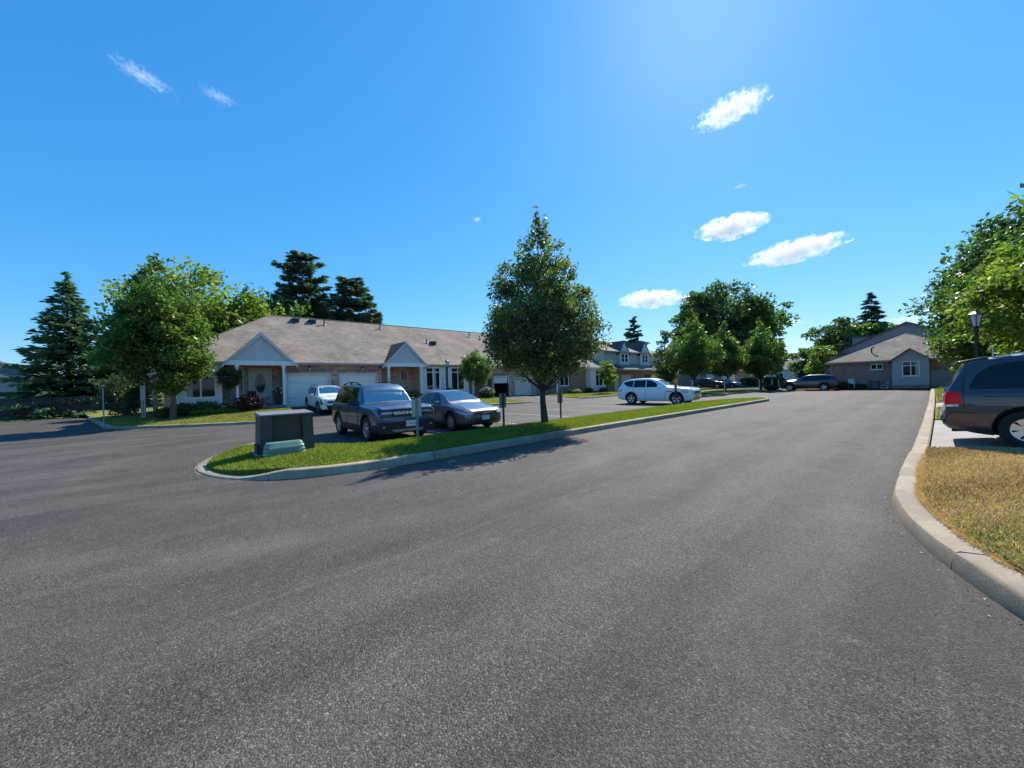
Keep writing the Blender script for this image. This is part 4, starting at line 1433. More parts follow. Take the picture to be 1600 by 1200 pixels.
# ================================================================== vehicles
def pchip(xs, ys):
    """monotone cubic through control points"""
    xs, ys = np.array(xs, float), np.array(ys, float)
    h = np.diff(xs)
    dl = np.diff(ys) / h
    m = np.zeros(len(xs))
    m[0], m[-1] = dl[0], dl[-1]
    for i in range(1, len(xs) - 1):
        if dl[i - 1] * dl[i] > 0:
            w1, w2 = 2 * h[i] + h[i - 1], h[i] + 2 * h[i - 1]
            m[i] = (w1 + w2) / (w1 / dl[i - 1] + w2 / dl[i])

    def f(x):
        x = min(max(x, xs[0]), xs[-1])
        i = min(int(np.searchsorted(xs, x, 'right')) - 1, len(xs) - 2)
        t = (x - xs[i]) / h[i]
        return float(ys[i] * (1 + 2 * t) * (1 - t) ** 2 + h[i] * m[i] * t * (1 - t) ** 2 + ys[i + 1] * t * t * (3 - 2 * t) + h[i] * m[i + 1] * t * t * (t - 1))
    return f


class Car:
    """body lofted from a table of stations (distance from the nose, underside, shoulder height, top height, half width, half width of the top).
    Local frame: nose towards +X, wheels on z = 0."""
    def __init__(s, name, label, cat, table, L, wheels, R, paint, clad=None, clad_z=0.0, group=None):
        s.L, s.R = L, R
        s.root = thing(name, label, cat, group=group)
        T = np.array(table, float)
        f = [pchip(T[:, 0], T[:, k]) for k in range(1, 6)]
        st = sorted(set(np.round(np.concatenate([np.linspace(0, L, 64), T[:, 0], [.01, .02, .06, L - .06, L - .02, L - .01]]), 4)))
        rings = []
        for d in st:
            zb, zs, zt, wd, wr = [g(d) for g in f]
            hg = zt - zs
            base = [(0, zb), (wd * .80, zb), (wd * .955, zb + .05), (wd * .995, zb + .30 * (zs - zb)), (wd, zb + .62 * (zs - zb)), (wd * .985, zs - .05), (wd * .955, zs)]
            top = [(wr + (wd * .955 - wr) * .52, zs + hg * .5), (wr + (wd * .955 - wr) * .10, zs + hg * .86), (wr * .93, zt - .035 * min(1, hg * 3)), (wr * .62, zt - .008), (wr * .3, zt), (0, zt + .004)]
            ctrl = base + top
            pts = smooth_line(ctrl, 3)
            rings.append([(L / 2 - d, y, z) for y, z in pts])
        n = len(rings[0])
        bm = bmesh.new()
        grid = []
        for r in rings:
            row_ = [bm.verts.new(p) for p in r]
            row_ += [bm.verts.new((p[0], -p[1], p[2])) for p in r[-2:0:-1]]
            grid.append(row_)
        m = len(grid[0])
        for a, b in zip(grid, grid[1:]):
            for j in range(m):
                j2 = (j + 1) % m
                bm.faces.new((a[j], a[j2], b[j2], b[j]))
        bm.faces.new(grid[0][::-1])
        bm.faces.new(grid[-1])
        bmesh.ops.recalc_face_normals(bm, faces=bm.faces)
        s.bvh = BVHTree.FromBMesh(bm)
        me = bpy.data.meshes.new('body')
        bm.to_mesh(me)
        bm.free()
        # wheel openings
        cut = bmesh.new()
        for wx in wheels:
            for sg in (-1, 1):
                mtx = Matrix.Translation((L / 2 - wx, sg * (T[:, 4].max() - .10), R + .02)) @ Matrix.Rotation(math.pi / 2, 4, 'X')
                bmesh.ops.create_cone(cut, cap_ends=True, segments=40, radius1=R + .055, radius2=R + .055, depth=.42, matrix=mtx)
        cme = bpy.data.meshes.new('cut')
        cut.to_mesh(cme)
        cut.free()
        co = bpy.data.objects.new('cut', cme)
        bo = bpy.data.objects.new('body_tmp', me)
        C.objects.link(co)
        C.objects.link(bo)
        md = bo.modifiers.new('b', 'BOOLEAN')
        md.object = co
        md.operation = 'DIFFERENCE'
        md.solver = 'EXACT'
        dg = bpy.context.evaluated_depsgraph_get()
        new = bpy.data.meshes.new_from_object(bo.evaluated_get(dg))
        bpy.data.objects.remove(bo)
        bpy.data.objects.remove(co)
        new.materials.clear()
        for m_ in (paint, clad or paint, 'cladding'):
            new.materials.append(MATS[m_])
        mi = []
        for p in new.polygons:
            c = p.center
            k = 0
            near_w = min(math.hypot(c.x - (L / 2 - wx), c.z - R - .02) for wx in wheels)
            if near_w < R + .062 and p.normal.z < .95 and abs(near_w - (R + .055)) < .012 or (near_w < R + .05):
                k = 2
            elif clad and (c.z < clad_z or (near_w < R + .125 and abs(c.y) > T[:, 4].max() * .72)):
                k = 1
            elif p.normal.z < -.8 and c.z < .45:
                k = 2
            mi.append(k)
        new.polygons.foreach_set('material_index', mi)
        new.polygons.foreach_set('use_smooth', [True] * len(new.polygons))
        new.set_sharp_from_angle(angle=rad(34))
        s.body = link('body', new, s.root)

    def X(s, d):
        return s.L / 2 - d

    def patch(s, name, poly, view, mat, off=.004, cell=.12, parent=None, thick=0.0, sides=(1,), **kw):
        """piece that follows the body: POLY is (d, z) seen from the side, (d, y) from the top, (y, z) from the front or rear"""
        out = []
        for sg in sides:
            bm = cutgrid(poly, cell)
            bad = []
            for v in bm.verts:
                a, b = v.co.x, v.co.y
                if view == 'side':
                    o, dr = Vector((s.X(a), sg * 3, b)), Vector((0, -sg, 0))
                elif view == 'top':
                    o, dr = Vector((s.X(a), b * sg, 4)), Vector((0, 0, -1))
                elif view == 'front':
                    o, dr = Vector((5, a * sg, b)), Vector((-1, 0, 0))
                else:
                    o, dr = Vector((-5, a * sg, b)), Vector((1, 0, 0))
                hit, nrm, _, _ = s.bvh.ray_cast(o, dr)
                if hit is None:
                    bad.append(v)
                    continue
                if nrm.dot(dr) > 0: nrm = -nrm
                v.co = hit + nrm * off
            if bad:
                bmesh.ops.delete(bm, geom=bad, context='VERTS')
            want = {'side': Vector((0, sg, 0)), 'top': Vector((0, 0, 1)), 'front': Vector((1, 0, 0)), 'rear': Vector((-1, 0, 0))}[view]
            bm.normal_update()
            for f_ in bm.faces:
                if f_.normal.dot(want) < 0:
                    f_.normal_flip()
            if thick:
                be = [e for e in bm.edges if len(e.link_faces) == 1]
                r = bmesh.ops.extrude_edge_only(bm, edges=be)
                for g in r['geom']:
                    if isinstance(g, bmesh.types.BMVert):
                        g.co -= want * thick
            me = bpy.data.meshes.new(name)
            bm.to_mesh(me)
            bm.free()
            me.materials.append(MATS[mat])
            me.polygons.foreach_set('use_smooth', [True] * len(me.polygons))
            me.set_sharp_from_angle(angle=rad(40))
            out.append(link(name, me, parent or s.root, **kw))
        return out

    def seam(s, line, view='side', w_=.007, sides=(1, -1), mat='cladding', name='door_seam', off=.002):
        for sg in sides:
            mb = MB()
            L_ = []
            for (p, q) in zip(line, line[1:]):
                n_ = max(2, int(math.hypot(q[0] - p[0], q[1] - p[1]) / .06))
                L_ += [(p[0] + (q[0] - p[0]) * k / n_, p[1] + (q[1] - p[1]) * k / n_) for k in range(n_)]
            L_.append(line[-1])
            pts = []
            for (a, b) in L_:
                if view == 'side': o, dr = Vector((s.X(a), sg * 3, b)), Vector((0, -sg, 0))
                elif view == 'top': o, dr = Vector((s.X(a), sg * b, 4)), Vector((0, 0, -1))
                elif view == 'front': o, dr = Vector((5, sg * a, b)), Vector((-1, 0, 0))
                else: o, dr = Vector((-5, sg * a, b)), Vector((1, 0, 0))
                h, n_, _, _ = s.bvh.ray_cast(o, dr)
                if h is not None: pts.append(h - dr * off)
            if len(pts) > 1:
                mb.tube(pts, w_, mat, 5)
                mb.build(name, s.root, smooth=60)

    def wheels(s, ds, half_track, width, spokes, rim='rim_silver', hubcap=False, face='rim_dark'):
        R = s.R
        me_t = me_r = None
        for d in ds:
            for sg in (1, -1):
                if me_t is None:
                    t = MB()
                    h = width / 2
                    rr = R * (.66 if not hubcap else .62)
                    t.lathe([(rr - .03, -h * .7), (rr, -h * .92), (R * .86, -h), (R * .955, -h * .93), (R - .004, -h * .72), (R, -h * .3), (R, h * .3), (R - .004, h * .72), (R * .955, h * .93), (R * .86, h), (rr, h * .92), (rr - .03, h * .7)], 'tyre', 'y', sides=36)
                    me_t = t.build('wheel', s.root, smooth=40)
                    me_r_ = MB()
                    # rim: barrel, dark dish and spokes
                    me_r_.lathe([(rr - .008, -h * .6), (rr - .005, h * .86), (rr - .03, h * .80), (rr - .05, h * .35), (0.001, h * .3)], rim, 'y', sides=36, mats=[rim, rim, face, face])
                    for k in range(spokes):
                        a = 2 * math.pi * k / spokes + .3
                        ca, sa = math.cos(a), math.sin(a)
                        def P(r, tt, y): return (r * ca - tt * sa, y, r * sa + tt * ca)
                        w0, w1 = (.026, .066) if hubcap else (.024, .036)
                        if spokes > 8: w0, w1 = .012, .02
                        lo = [P(.03, -w0, h * .45), P(rr - .02, -w1, h * .45), P(rr - .02, w1, h * .45), P(.03, w0, h * .45)]
                        hi = [P(.03, -w0, h * .78), P(rr - .018, -w1, h * .84), P(rr - .018, w1, h * .84), P(.03, w0, h * .78)]
                        me_r_.hexa(lo, hi, rim)
                    me_r_.lathe([(.065, h * .5), (.065, h * .8), (.05, h * .86), (.001, h * .87)], rim, 'y', sides=14)
                    me_r = me_r_.build('rim', me_t, smooth=30)
                    o = me_t
                else:
                    o = link('wheel', me_t.data, s.root)
                    link('rim', me_r.data, o)
                o.location = (s.X(d), sg * half_track, R)
                if sg < 0:
                    o.rotation_euler = (0, 0, math.pi)

    def mirror(s, d, z, y, mat, size=(.1, .17, .11)):
        for sg in (1, -1):
            mb = MB()
            a, b, c = size
            x = s.X(d)
            mb.hexa([(x - a * .5, y, z - c * .6), (x + a * .6, y + .02, z - c * .6), (x + a * .4, y + b, z - c * .5), (x - a * .5, y + b, z - c * .5)],
                    [(x - a * .5, y, z + c * .5), (x + a * .3, y + .02, z + c * .5), (x + a * .1, y + b * .95, z + c * .55), (x - a * .5, y + b * .95, z + c * .55)], mat)
            mb.box(x - a * .3, y - .1, z - c * .6, x + a * .3, y + .02, z - c * .25, 'cladding')
            if sg < 0:
                mb.v = [(p[0], -p[1], p[2]) for p in mb.v]
                mb.f = [f[::-1] for f in mb.f]
            mb.build('wing_mirror', s.root, bevel=.015, smooth=40)

    def rails(s, d0, d1, y, z, mat='cladding', h=.06):
        for sg in (1, -1):
            mb = MB()
            n_ = 9
            pts = []
            for k in range(n_):
                d = d0 + (d1 - d0) * k / (n_ - 1)
                hit, _, _, _ = s.bvh.ray_cast(Vector((s.X(d), sg * y, 4)), Vector((0, 0, -1)))
                zz = hit.z if hit else z
                lift = h * min(1, 4.5 * min(k, n_ - 1 - k) / (n_ - 1) + .05)
                pts.append((s.X(d), sg * y, zz + lift))
            mb.tube(pts, .019, mat, 7)
            for k in (1, n_ // 2, n_ - 2):
                p = pts[k]
                mb.box(p[0] - .05, p[1] - .015, p[2] - h - .01, p[0] + .05, p[1] + .015, p[2], mat)
            mb.build('roof_rail', s.root, smooth=40)

    def handles(s, ds, z, mat):
        for d in ds:
            for sg in (1, -1):
                h, _, _, _ = s.bvh.ray_cast(Vector((s.X(d), sg * 3, z)), Vector((0, -sg, 0)))
                if h is None: continue
                mb = MB()
                y0, y1 = h.y - sg * .01, h.y + sg * .03
                mb.box(h.x - .09, min(y0, y1), z - .015, h.x + .09, max(y0, y1), z + .015, mat)
                mb.build('door_handle', s.root, bevel=.006, smooth=40)

    def plate(s, y, z, view, w_=.30, h_=.15, text=None, d_off=.03):
        o, dr = (Vector((5, y, z)), Vector((-1, 0, 0))) if view == 'front' else (Vector((-5, y, z)), Vector((1, 0, 0)))
        h, _, _, _ = s.bvh.ray_cast(o, dr)
        sg = 1 if view == 'front' else -1
        mb = MB()
        x0, x1 = h.x, h.x + sg * d_off
        mb.box(min(x0, x1), y - w_ / 2, z - h_ / 2, max(x0, x1), y + w_ / 2, z + h_ / 2, 'plate_white')
        p = mb.build('number_plate', s.root)
        if text:
            letters(text, 'plate_ink', .09, p, (x1 + sg * .002, y, z - .035), (math.pi / 2, 0, sg * math.pi / 2), .003, 'plate_lettering', fit=w_ * .82)
        return p

    def place(s, x, y, z, head, pitch=0.0):
        s.root.location = (x, y, z)
        s.root.rotation_euler = (0, -pitch, head)


def letters(text, mat, size, parent, loc, rot, depth, name, fit=None, bold=0.0):
    cu = bpy.data.curves.new(name, 'FONT')
    cu.body = text
    cu.size = size
    cu.extrude = depth
    cu.offset = bold
    cu.align_x = 'CENTER'
    cu.resolution_u = 2
    t = bpy.data.objects.new('tmp_text', cu)
    C.objects.link(t)
    bpy.context.view_layer.update()
    me = bpy.data.meshes.new_from_object(t.evaluated_get(bpy.context.evaluated_depsgraph_get()))
    bpy.data.objects.remove(t)
    me.materials.clear()
    me.materials.append(MATS[mat])
    o = link(name, me, parent)
    o.location, o.rotation_euler = loc, rot
    if fit:
        xs = [v.co.x for v in me.vertices]
        k = fit / max(1e-6, max(xs) - min(xs))
        o.scale = (k, 1, 1)
    return o


# ---------- blue grey boxy SUV parked nose to the island
T_BOXY = [  # d, underside, shoulder, top, half width, half top
    (0.00, .27, .78, .88, .86, .74), (0.03, .25, .88, .97, .90, .78), (0.10, .24, .95, 1.03, .93, .81), (0.35, .24, .985, 1.06, .945, .82),
    (0.8, .22, 1.01, 1.08, .945, .82), (1.22, .22, 1.035, 1.10, .945, .81), (1.34, .22, 1.05, 1.14, .945, .785), (1.60, .22, 1.07, 1.43, .945, .735), (1.86, .22, 1.09, 1.665, .945, .69),
    (2.05, .22, 1.09, 1.735, .945, .68), (2.6, .22, 1.09, 1.765, .945, .68), (3.3, .22, 1.095, 1.77, .945, .68), (3.9, .24, 1.10, 1.75, .94, .68), (4.10, .27, 1.10, 1.70, .93, .675),
    (4.22, .30, 1.08, 1.42, .925, .70), (4.30, .32, 1.04, 1.13, .92, .74), (4.35, .34, .95, 1.03, .91, .76), (4.39, .40, .82, .90, .88, .75)]
k = Car('sport_utility_vehicle', 'blue grey boxy off-road wagon with black roof rails parked nose to the grass island', 'car', T_BOXY, 4.39, (.88, 3.55), .365, 'paint_blue_grey', 'cladding', .50)
k.patch('windshield', [(1.38, -.755), (1.70, -.69), (1.70, .69), (1.38, .755)], 'top', 'car_glass', cell=.15)
for nm, poly in (('front_side_window', [(1.86, 1.12), (1.98, 1.62), (2.52, 1.65), (2.52, 1.12)]), ('rear_side_window', [(2.60, 1.12), (2.60, 1.65), (3.38, 1.65), (3.42, 1.12)]), ('quarter_window', [(3.50, 1.14), (3.48, 1.65), (3.98, 1.62), (4.10, 1.16)])):
    k.patch(nm, poly, 'side', 'car_glass_dark', sides=(1, -1))
k.patch('roof_panel', [(2.15, -.60), (3.95, -.60), (3.95, .60), (2.15, .60)], 'top', 'paint_blue_grey', .003, .3)
k.patch('rear_window', [(-.60, 1.18), (-.56, 1.60), (.56, 1.60), (.60, 1.18)], 'rear', 'car_glass_dark')
k.patch('grille', [(-.84, .735), (-.86, .955), (.86, .955), (.84, .735)], 'front', 'cladding', .012, .1, thick=.02)
k.patch('lower_bumper', [(-.86, .29), (-.89, .60), (.89, .60), (.86, .29)], 'front', 'cladding', .022, .1, thick=.03)
k.patch('skid_plate', [(-.45, .30), (-.5, .37), (.5, .37), (.45, .30)], 'front', 'board_grey', .03, .1, thick=.02)
for sg in (1, -1):
    hl = k.patch('headlight', [(.50, .765), (.49, .93), (.82, .93), (.84, .77)], 'front', 'lamp_black', .018, .08, thick=.02, sides=(sg,))[0]
    k.patch('light_bar', [(.34, .85), (.34, .872), (.80, .872), (.80, .85)], 'front', 'headlamp', .026, .08, thick=.01, sides=(sg,), parent=hl)
k.patch('indicator', [(.10, .54), (.10, .60), (.22, .60), (.22, .54)], 'side', 'lamp_amber', .012, thick=.01, sides=(1, -1))
k.patch('fog_light', [(.70, .43), (.70, .49), (.78, .49), (.78, .43)], 'front', 'chrome', .03, thick=.01, sides=(1, -1))
k.patch('taillight', [(.66, .86), (.66, 1.12), (.80, 1.12), (.80, .86)], 'rear', 'taillight_red', .012, .08, thick=.02, sides=(1, -1))
h, _, _, _ = k.bvh.ray_cast(Vector((5, 0, .85)), Vector((-1, 0, 0)))
letters('BRONCO', 'sign_white', .105, k.root, (h.x + .024, 0, .81), (math.pi / 2, 0, math.pi / 2), .006, 'grille_lettering', fit=.86, bold=.006)
k.plate(.10, .52, 'front', .34, .17, 'CYFA 475', .045)
k.wheels((.88, 3.55), .815, .245, 10, 'rim_silver')
k.mirror(1.78, 1.15, .93, 'cladding', (.13, .2, .15))
k.rails(2.15, 4.0, .60, 1.76, 'cladding', .07)
k.seam([(1.50, 1.05), (1.52, .62), (1.62, .40)]); k.seam([(2.56, 1.08), (2.58, .42)]); k.seam([(3.46, 1.08), (3.40, .8), (3.24, .55)]); k.handles((2.36, 3.22), .98, 'cladding')
mb = MB(); mb.tube([(k.X(2.3), .45, 1.74), (k.X(2.42), .45, 2.0)], .008, 'iron_black', 6); mb.build('aerial', k.root)
k.place(4.92, 11.2 + .88 - 4.39 / 2 + 2.195 * 2 - .88 * 2 + .0, 0.0, -math.pi / 2)
k.root.location.y = 11.25 - .88 + 4.39 / 2

# ---------- dark grey saloon beside it
T_SALOON = [
    (0.00, .36, .54, .62, .62, .46), (0.04, .28, .62, .70, .72, .52), (0.14, .22, .70, .765, .80, .58), (0.4, .19, .78, .835, .86, .66), (0.8, .18, .84, .895, .875, .70), (1.12, .18, .885, .955, .878, .71),
    (1.28, .18, .90, 1.04, .878, .69), (1.7, .18, .91, 1.26, .878, .60), (2.06, .18, .92, 1.385, .878, .545), (2.4, .18, .925, 1.43, .878, .535), (2.9, .18, .93, 1.425, .875, .535), (3.3, .19, .945, 1.36, .87, .545),
    (3.75, .20, .955, 1.17, .86, .60), (4.02, .22, .95, 1.055, .85, .66), (4.3, .26, .94, 1.035, .83, .66), (4.45, .32, .88, .97, .80, .62), (4.52, .42, .70, .78, .72, .55)]
k = Car('saloon_car', 'dark grey four door saloon with sunlit bonnet parked beside the boxy wagon', 'car', T_SALOON, 4.52, (.93, 3.60), .328, 'paint_dark_grey')
k.patch('windshield', [(1.30, -.655), (1.62, -.60), (2.05, -.50), (2.05, .50), (1.62, .60), (1.30, .655)], 'top', 'car_glass', cell=.15)
k.patch('front_side_window', [(1.60, .945), (1.92, 1.22), (2.12, 1.315), (2.46, 1.345), (2.44, .955)], 'side', 'car_glass_dark', sides=(1, -1))
k.patch('rear_side_window', [(2.52, .955), (2.54, 1.345), (2.95, 1.335), (3.35, 1.23), (3.60, 1.08), (3.52, .975)], 'side', 'car_glass_dark', sides=(1, -1))
k.patch('rear_window', [(3.36, -.5), (3.36, .5), (3.95, .58), (3.95, -.58)], 'top', 'car_glass', cell=.15)
k.patch('grille', [(-.36, .545), (-.42, .60), (.42, .60), (.36, .545)], 'front', 'lamp_black', .008, .08, thick=.01)
k.patch('grille_bar', [(-.46, .612), (-.5, .655), (.5, .655), (.46, .612)], 'front', 'chrome', .012, .08, thick=.01)
k.patch('lower_intake', [(-.44, .30), (-.5, .40), (.5, .40), (.44, .30)], 'front', 'cladding', .006, .08, thick=.01)
k.patch('headlight', [(.06, .60), (.14, .68), (.62, .775), (.58, .69), (.24, .60)], 'side', 'headlamp', .006, .06, thick=.01, sides=(1, -1))
k.patch('headlight_front', [(.50, .60), (.50, .66), (.70, .68), (.74, .60)], 'front', 'headlamp', .006, .06, thick=.01, sides=(1, -1))
k.patch('indicator', [(.42, .665), (.46, .72), (.60, .76), (.58, .70)], 'side', 'lamp_amber', .010, .06, sides=(1, -1))
k.patch('taillight', [(4.1, .76), (4.05, .92), (4.40, .88), (4.40, .74)], 'side', 'taillight_red', .006, sides=(1, -1))
k.plate(0.0, .47, 'front', .30, .15, None, .04)
k.wheels((.93, 3.60), .765, .20, 9, 'rim_silver', True)
k.mirror(1.70, .98, .87, 'paint_dark_grey', (.1, .17, .11))
k.seam([(1.42, .86), (1.40, .5), (1.50, .26)]); k.seam([(2.48, .93), (2.50, .26)]); k.seam([(3.44, .93), (3.36, .7), (3.14, .45)]); k.seam([(.3, .64), (1.2, .68)], 'top')
k.seam([(.5, .60), (2, .66), (4.1, .72)], off=-.002, w_=.004)
k.handles((2.28, 3.22), .80, 'paint_dark_grey')
k.place(7.82, 11.3 - .93 + 2.26, 0, -math.pi / 2)

# ---------- white crossover across the bays
T_CROSS = [
    (0.00, .40, .70, .80, .76, .60), (0.04, .33, .84, .92, .85, .66), (0.14, .27, .945, 1.02, .92, .73), (0.4, .23, 1.01, 1.075, .965, .78), (0.9, .22, 1.06, 1.12, .985, .82), (1.35, .22, 1.085, 1.155, .985, .81),
    (1.55, .22, 1.09, 1.22, .985, .78), (1.95, .22, 1.095, 1.47, .985, .70), (2.35, .22, 1.10, 1.66, .985, .65), (2.75, .22, 1.105, 1.725, .985, .64), (3.3, .22, 1.11, 1.73, .985, .64), (3.9, .23, 1.115, 1.705, .98, .635),
    (4.3, .26, 1.12, 1.65, .97, .635), (4.58, .30, 1.11, 1.54, .965, .64), (4.74, .33, 1.08, 1.25, .955, .70), (4.82, .36, 1.03, 1.10, .95, .74), (4.90, .42, .93, 1.0, .92, .73), (4.945, .50, .80, .88, .87, .68)]


def crossover(name, label, paint, clad, clad_z, extras=True):
    k = Car(name, label, 'car', T_CROSS, 4.945, (.93, 3.885), .39, paint, clad, clad_z)
    k.patch('windshield', [(1.58, -.73), (1.95, -.66), (2.33, -.59), (2.33, .59), (1.95, .66), (1.58, .73)], 'top', 'car_glass', cell=.18)
    k.patch('front_side_window', [(1.95, 1.13), (2.28, 1.42), (2.55, 1.56), (2.86, 1.60), (2.84, 1.13)], 'side', 'car_glass_dark', sides=(1, -1))
    k.patch('rear_side_window', [(2.90, 1.13), (2.92, 1.60), (3.72, 1.60), (3.74, 1.14)], 'side', 'car_glass_dark', sides=(1, -1))
    k.patch('quarter_window', [(3.79, 1.15), (3.78, 1.59), (4.20, 1.55), (4.56, 1.44), (4.15, 1.20)], 'side', 'car_glass_dark', sides=(1, -1))
    k.patch('rear_window', [(-.60, 1.20), (-.54, 1.50), (.54, 1.50), (.60, 1.20)], 'rear', 'car_glass_dark')
    k.patch('grille', [(-.30, .52), (-.46, .70), (-.44, .86), (.44, .86), (.46, .70), (.30, .52), (0, .46)], 'front', 'lamp_black', .010, .08, thick=.02)
    k.patch('lower_intake', [(-.55, .38), (-.62, .45), (.62, .45), (.55, .38)], 'front', 'cladding', .01, .08, thick=.02)
    for z in (.76, .84):
        k.patch('headlight', [(.20, z), (.20, z + .035), (.62, z + .06), (.62, z + .022)], 'side', 'lamp_black', .006, .08, sides=(1, -1))
        k.patch('headlight_front', [(.52, z), (.52, z + .035), (.80, z + .04), (.80, z)], 'front', 'headlamp', .008, .08, sides=(1, -1))
    k.patch('air_vent', [(1.15, .80), (1.12, .88), (1.52, .90), (1.52, .82)], 'side', 'lamp_black', .003, .1, sides=(1, -1))
    for z in (.86, .96):
        k.patch('taillight', [(4.55, z), (4.55, z + .035), (4.9, z + .03), (4.9, z)], 'side', 'taillight_red', .006, .08, sides=(1, -1))
    k.wheels((.93, 3.885), .855, .25, 5, 'rim_silver')
    k.mirror(1.98, 1.15, .97, paint, (.12, .19, .13))
    k.seam([(1.62, 1.0), (1.60, .55), (1.68, .34)]); k.seam([(2.87, 1.07), (2.90, .34)]); k.seam([(3.78, 1.07), (3.70, .8), (3.48, .55)])
    k.seam([(1.7, .42), (3.4, .42)], w_=.012, name='side_trim', mat='chrome' if extras else 'cladding')
    k.handles((2.66, 3.58), .94, paint)
    mb = MB()
    mb.hexa([(k.X(3.95), -.03, 1.58), (k.X(4.15), -.03, 1.54), (k.X(4.15), .03, 1.54), (k.X(3.95), .03, 1.58)], [(k.X(4.1), -.01, 1.66), (k.X(4.16), -.01, 1.65), (k.X(4.16), .01, 1.65), (k.X(4.1), .01, 1.66)], paint)
    mb.build('aerial', k.root)
    return k


k = crossover('crossover_car', 'white crossover seen from the side in the middle of the parking bays', 'paint_white', None, 0)
k.place(23.55, 12.15, 0, -math.pi / 2 + rad(5))

k = crossover('crossover_car', 'dark navy crossover side on across the far end of the road', 'paint_black', 'cladding', .42, False)
k.root.scale = (.97, .97, .97)
k.place(49.6, 8.75, 0, math.pi / 2)

# ---------- white SUV on the driveway before the first garage
T_SUV = [
    (0.00, .42, .74, .84, .74, .56), (0.04, .34, .86, .94, .83, .62), (0.14, .27, .95, 1.01, .89, .70), (0.4, .24, 1.0, 1.06, .92, .75), (0.9, .22, 1.03, 1.095, .93, .78), (1.2, .22, 1.05, 1.13, .93, .77),
    (1.36, .22, 1.055, 1.20, .93, .745), (1.75, .22, 1.06, 1.42, .93, .68), (2.1, .22, 1.065, 1.58, .93, .63), (2.45, .22, 1.07, 1.65, .93, .62), (3.1, .22, 1.08, 1.655, .93, .62), (3.7, .24, 1.09, 1.62, .92, .62),
    (4.1, .28, 1.09, 1.54, .91, .62), (4.34, .32, 1.07, 1.27, .90, .68), (4.46, .36, 1.03, 1.11, .89, .70), (4.58, .42, .93, 1.0, .86, .68), (4.64, .5, .80, .88, .80, .62)]
k = Car('sport_utility_vehicle', 'white family SUV with dark roof on the driveway before the left garage door', 'car', T_SUV, 4.64, (.93, 3.68), .36, 'paint_white', 'cladding', .38)
k.patch('windshield', [(1.40, -.70), (1.75, -.64), (2.08, -.585), (2.08, .585), (1.75, .64), (1.40, .70)], 'top', 'car_glass', cell=.16)
k.patch('roof_panel', [(2.16, -.56), (4.0, -.56), (4.0, .56), (2.16, .56)], 'top', 'lamp_black', .004, .2)
k.patch('front_side_window', [(1.74, 1.09), (2.05, 1.36), (2.3, 1.50), (2.62, 1.535), (2.60, 1.09)], 'side', 'car_glass_dark', sides=(1, -1))
k.patch('rear_side_window', [(2.66, 1.09), (2.68, 1.535), (3.42, 1.53), (3.46, 1.11)], 'side', 'car_glass_dark', sides=(1, -1))
k.patch('quarter_window', [(3.52, 1.16), (3.50, 1.52), (3.86, 1.47), (4.10, 1.36)], 'side', 'car_glass_dark', sides=(1, -1))
k.patch('grille', [(-.60, .72), (-.64, .84), (.64, .84), (.60, .72)], 'front', 'lamp_black', .010, .08, thick=.02)
k.patch('lower_intake', [(-.6, .36), (-.7, .60), (.7, .60), (.6, .36)], 'front', 'cladding', .01, .08, thick=.02)
k.patch('headlight', [(.10, .62), (.06, .74), (.30, .90), (.46, .92), (.34, .78), (.26, .62)], 'side', 'lamp_black', .008, .06, sides=(1, -1))
k.patch('headlight_front', [(.62, .60), (.60, .86), (.80, .88), (.80, .62)], 'front', 'headlamp', .010, .06, sides=(1, -1))
k.wheels((.93, 3.68), .81, .235, 5, 'rim_silver')
k.mirror(1.82, 1.14, .92, 'paint_white', (.12, .18, .12))
k.rails(2.2, 4.0, .58, 1.65, 'cladding', .05)
k.seam([(1.46, 1.0), (1.44, .55), (1.52, .38)]); k.seam([(2.63, 1.06), (2.66, .38)]); k.seam([(3.48, 1.06), (3.42, .8), (3.22, .55)])
k.handles((2.44, 3.28), .96, 'paint_white')
k.place(6.72, 24.2 - .93 + 2.32, .20, -math.pi / 2, math.radians(-3.4))

# ---------- charcoal minivan on the right hand driveway
T_VAN = [
    (0.00, .36, .62, .70, .72, .5), (0.05, .28, .74, .82, .84, .58), (0.2, .22, .84, .90, .92, .66), (0.5, .20, .93, .985, .965, .74), (0.95, .19, .99, 1.06, .985, .79), (1.15, .19, 1.0, 1.15, .99, .78),
    (1.6, .19, 1.01, 1.42, .995, .73), (2.05, .19, 1.015, 1.62, .995, .70), (2.45, .19, 1.02, 1.69, .995, .695), (3.2, .19, 1.025, 1.715, .995, .70), (4.1, .20, 1.03, 1.71, .995, .71), (4.5, .22, 1.035, 1.69, .99, .715),
    (4.74, .26, 1.04, 1.65, .985, .72), (4.82, .28, 1.045, 1.56, .98, .735), (4.92, .32, 1.045, 1.36, .975, .78), (5.02, .34, 1.04, 1.16, .972, .83), (5.06, .35, 1.0, 1.09, .968, .85), (5.085, .36, .84, .94, .965, .86), (5.10, .38, .66, .74, .96, .86), (5.15, .44, .58, .64, .93, .84)]
k = Car('minivan', 'charcoal minivan cut by the right edge with red taillight and silver hubcap', 'van', T_VAN, 5.15, (.98, 4.17), .345, 'paint_charcoal')
k.patch('windshield', [(1.18, -.75), (1.6, -.69), (2.03, -.65), (2.03, .65), (1.6, .69), (1.18, .75)], 'top', 'car_glass', cell=.2)
k.patch('front_side_window', [(1.40, 1.05), (1.90, 1.40), (2.2, 1.52), (2.52, 1.55), (2.52, 1.06)], 'side', 'car_glass_dark', sides=(1, -1))
k.patch('sliding_door_window', [(2.60, 1.06), (2.60, 1.56), (3.62, 1.57), (3.66, 1.07)], 'side', 'car_glass_dark', sides=(1, -1))
